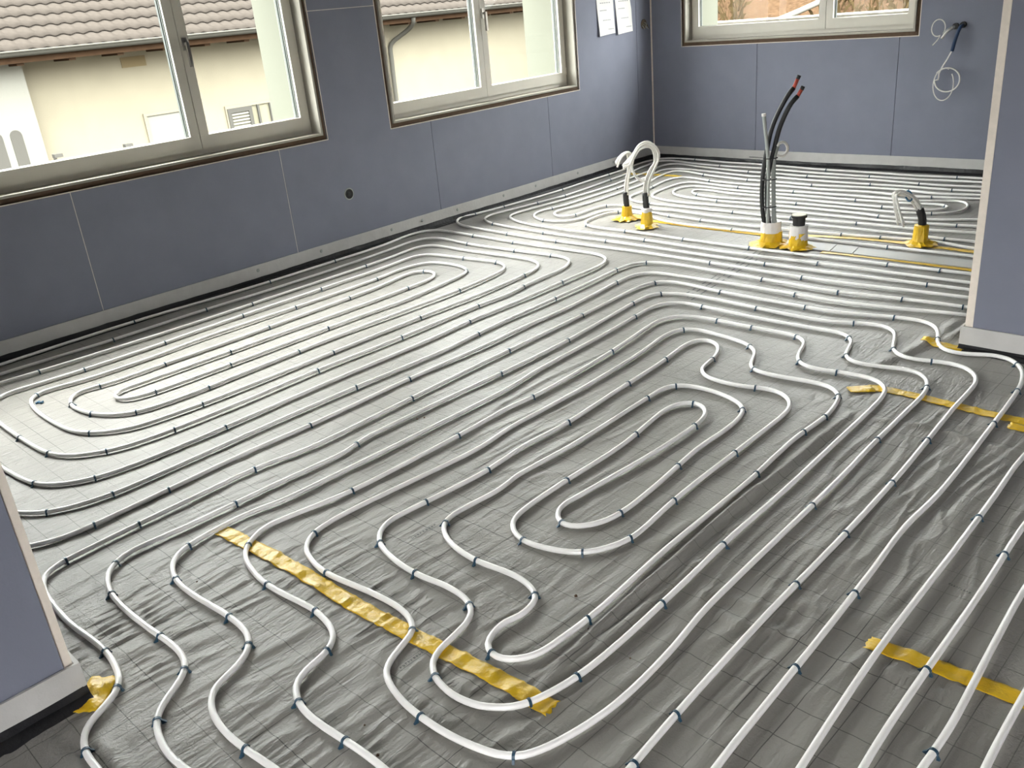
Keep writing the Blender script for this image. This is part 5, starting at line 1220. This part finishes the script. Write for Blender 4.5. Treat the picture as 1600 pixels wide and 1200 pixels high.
lp += [BW(-2.505 + .092 * math.cos(a), .05 + .003 * a, .700 + .085 * math.sin(a)) for a in np.linspace(3.2, 3.2 + 5.6, 30)]
MB().tube(catmull(lp, .02), .0055, 8).build('cable_coil', M_CONDW, t, smooth=True)
lp = [BW(-2.535 + .075 * math.cos(a), .035 + .003 * a, .665 + .115 * math.sin(a)) for a in np.linspace(1.2, 7.0, 34)]
MB().tube(catmull(lp, .02), .0042, 8).build('cable_coil', M_CONDW, t, smooth=True)

def paper(s0, s1, zb, sk, label, torn=0.0):
    NS, NZ = 6, 14; vs = []; fs = []
    for j in range(NZ + 1):
        z = zb + (1.62 - zb) * j / NZ
        for i in range(NS + 1):
            u = i / NS
            e = s1 - torn * max(0, (z - 1.36)) * .5
            s = s0 + (e - s0) * u + sk * (z - zb)
            d = .004 + .018 * (1 - j / NZ) ** 2 * (.4 + .6 * abs(u - .5)) + .003 * math.sin(7 * z + u * 3)
            vs.append(LW(s, d, z + .012 * (u - .5)))
    for j in range(NZ):
        for i in range(NS):
            a = j * (NS + 1) + i
            fs.append((a, a + 1, a + NS + 2, a + NS + 1))
    k = len(vs)
    n3 = np.array([WN[0], WN[1], 0]) * .0006
    vs += [tuple(np.array(v) - n3) for v in vs]
    fs += [tuple(k + q for q in f[::-1]) for f in fs]
    root = MB().add(vs, fs).build('paper_sheet', M_PAPER, None, smooth=True, recalc=False)
    tag(root, label, 'paper', 'papers on the window wall')
    for z, a, b in ((1.56, .15, .8), (1.50, .15, .7), (1.44, .2, .85), (1.38, .15, .6), (1.30, .3, .8), (1.225, .6, .95)):
        mb = MB()
        for q in range(5):
            f0 = a + (b - a) * q / 5; f1 = f0 + (b - a) / 5 * .7
            p0, p1 = s0 + (s1 - s0) * f0 + sk * (z - zb), s0 + (s1 - s0) * f1 + sk * (z - zb)
            jj = (z - zb) / (1.62 - zb)
            d = .0046 + .018 * (1 - jj) ** 2 * (.4 + .6 * abs((f0 + f1) / 2 - .5)) + .003 * math.sin(7 * z + f0 * 3) + .001
            mb.box(p0, p1, d, d + .0006, z, z + .008, LW)
        mb.build('print_line', M_INK, root)
    return root
paper(5.335, 5.565, 1.185, -.04, 'white paper sheet taped to the window wall, left of the two')
paper(5.60, 5.83, 1.180, -.03, 'white paper sheet with a torn corner, right of the two on the window wall', .35)
t = thing('socket_box', LW(6.02, 0, 1.23), 'brown round wall box with loose cable ends beside the room corner', 'wall box')
MB().tube([LW(6.02, -.003, 1.23), LW(6.02, .006, 1.23)], .042, 18).build('box_rim', M_BOX, t)
for k in range(9):
    a = rnd.uniform(0, 6.28); r = rnd.uniform(.0, .03)
    p0 = (6.02 + r * math.cos(a), 1.23 + r * math.sin(a))
    MB().tube(catmull([LW(p0[0], .004, p0[1]), LW(p0[0] + .01 * math.cos(a), .02, p0[1] - .005), LW(p0[0] + .02 * math.cos(a + 1), .03, p0[1] - .03)], .01), .004, 6).build('wire_end', M_CONDG if k % 2 else M_BOX, t, smooth=True)
t = thing('round_outlet', LW(2.436, 0, .405), 'black round outlet hole in the wall below the two left windows', 'outlet')
MB().tube([LW(2.436, -.004, .405), LW(2.436, .004, .405)], .034, 20).build('hole_face', M_DARK, t)
mb = MB(); vs = []; fs = []
for j in range(20):
    a = 2 * math.pi * j / 20
    for r, d in ((.033, .004), (.037, .006), (.041, .001)):
        vs.append(LW(2.436 + r * math.cos(a), d, .405 + r * math.sin(a)))
for j in range(20):
    a, b = j * 3, (j + 1) % 20 * 3
    fs += [(a, b, b + 1, a + 1), (a + 1, b + 1, b + 2, a + 2)]
mb.add(vs, fs).build('hole_rim', M_CONDG, t)
MB().tube([LW(2.436, .003, .405), LW(2.436, .007, .405)], .014, 12).build('hole_core', M_CONDB, t)
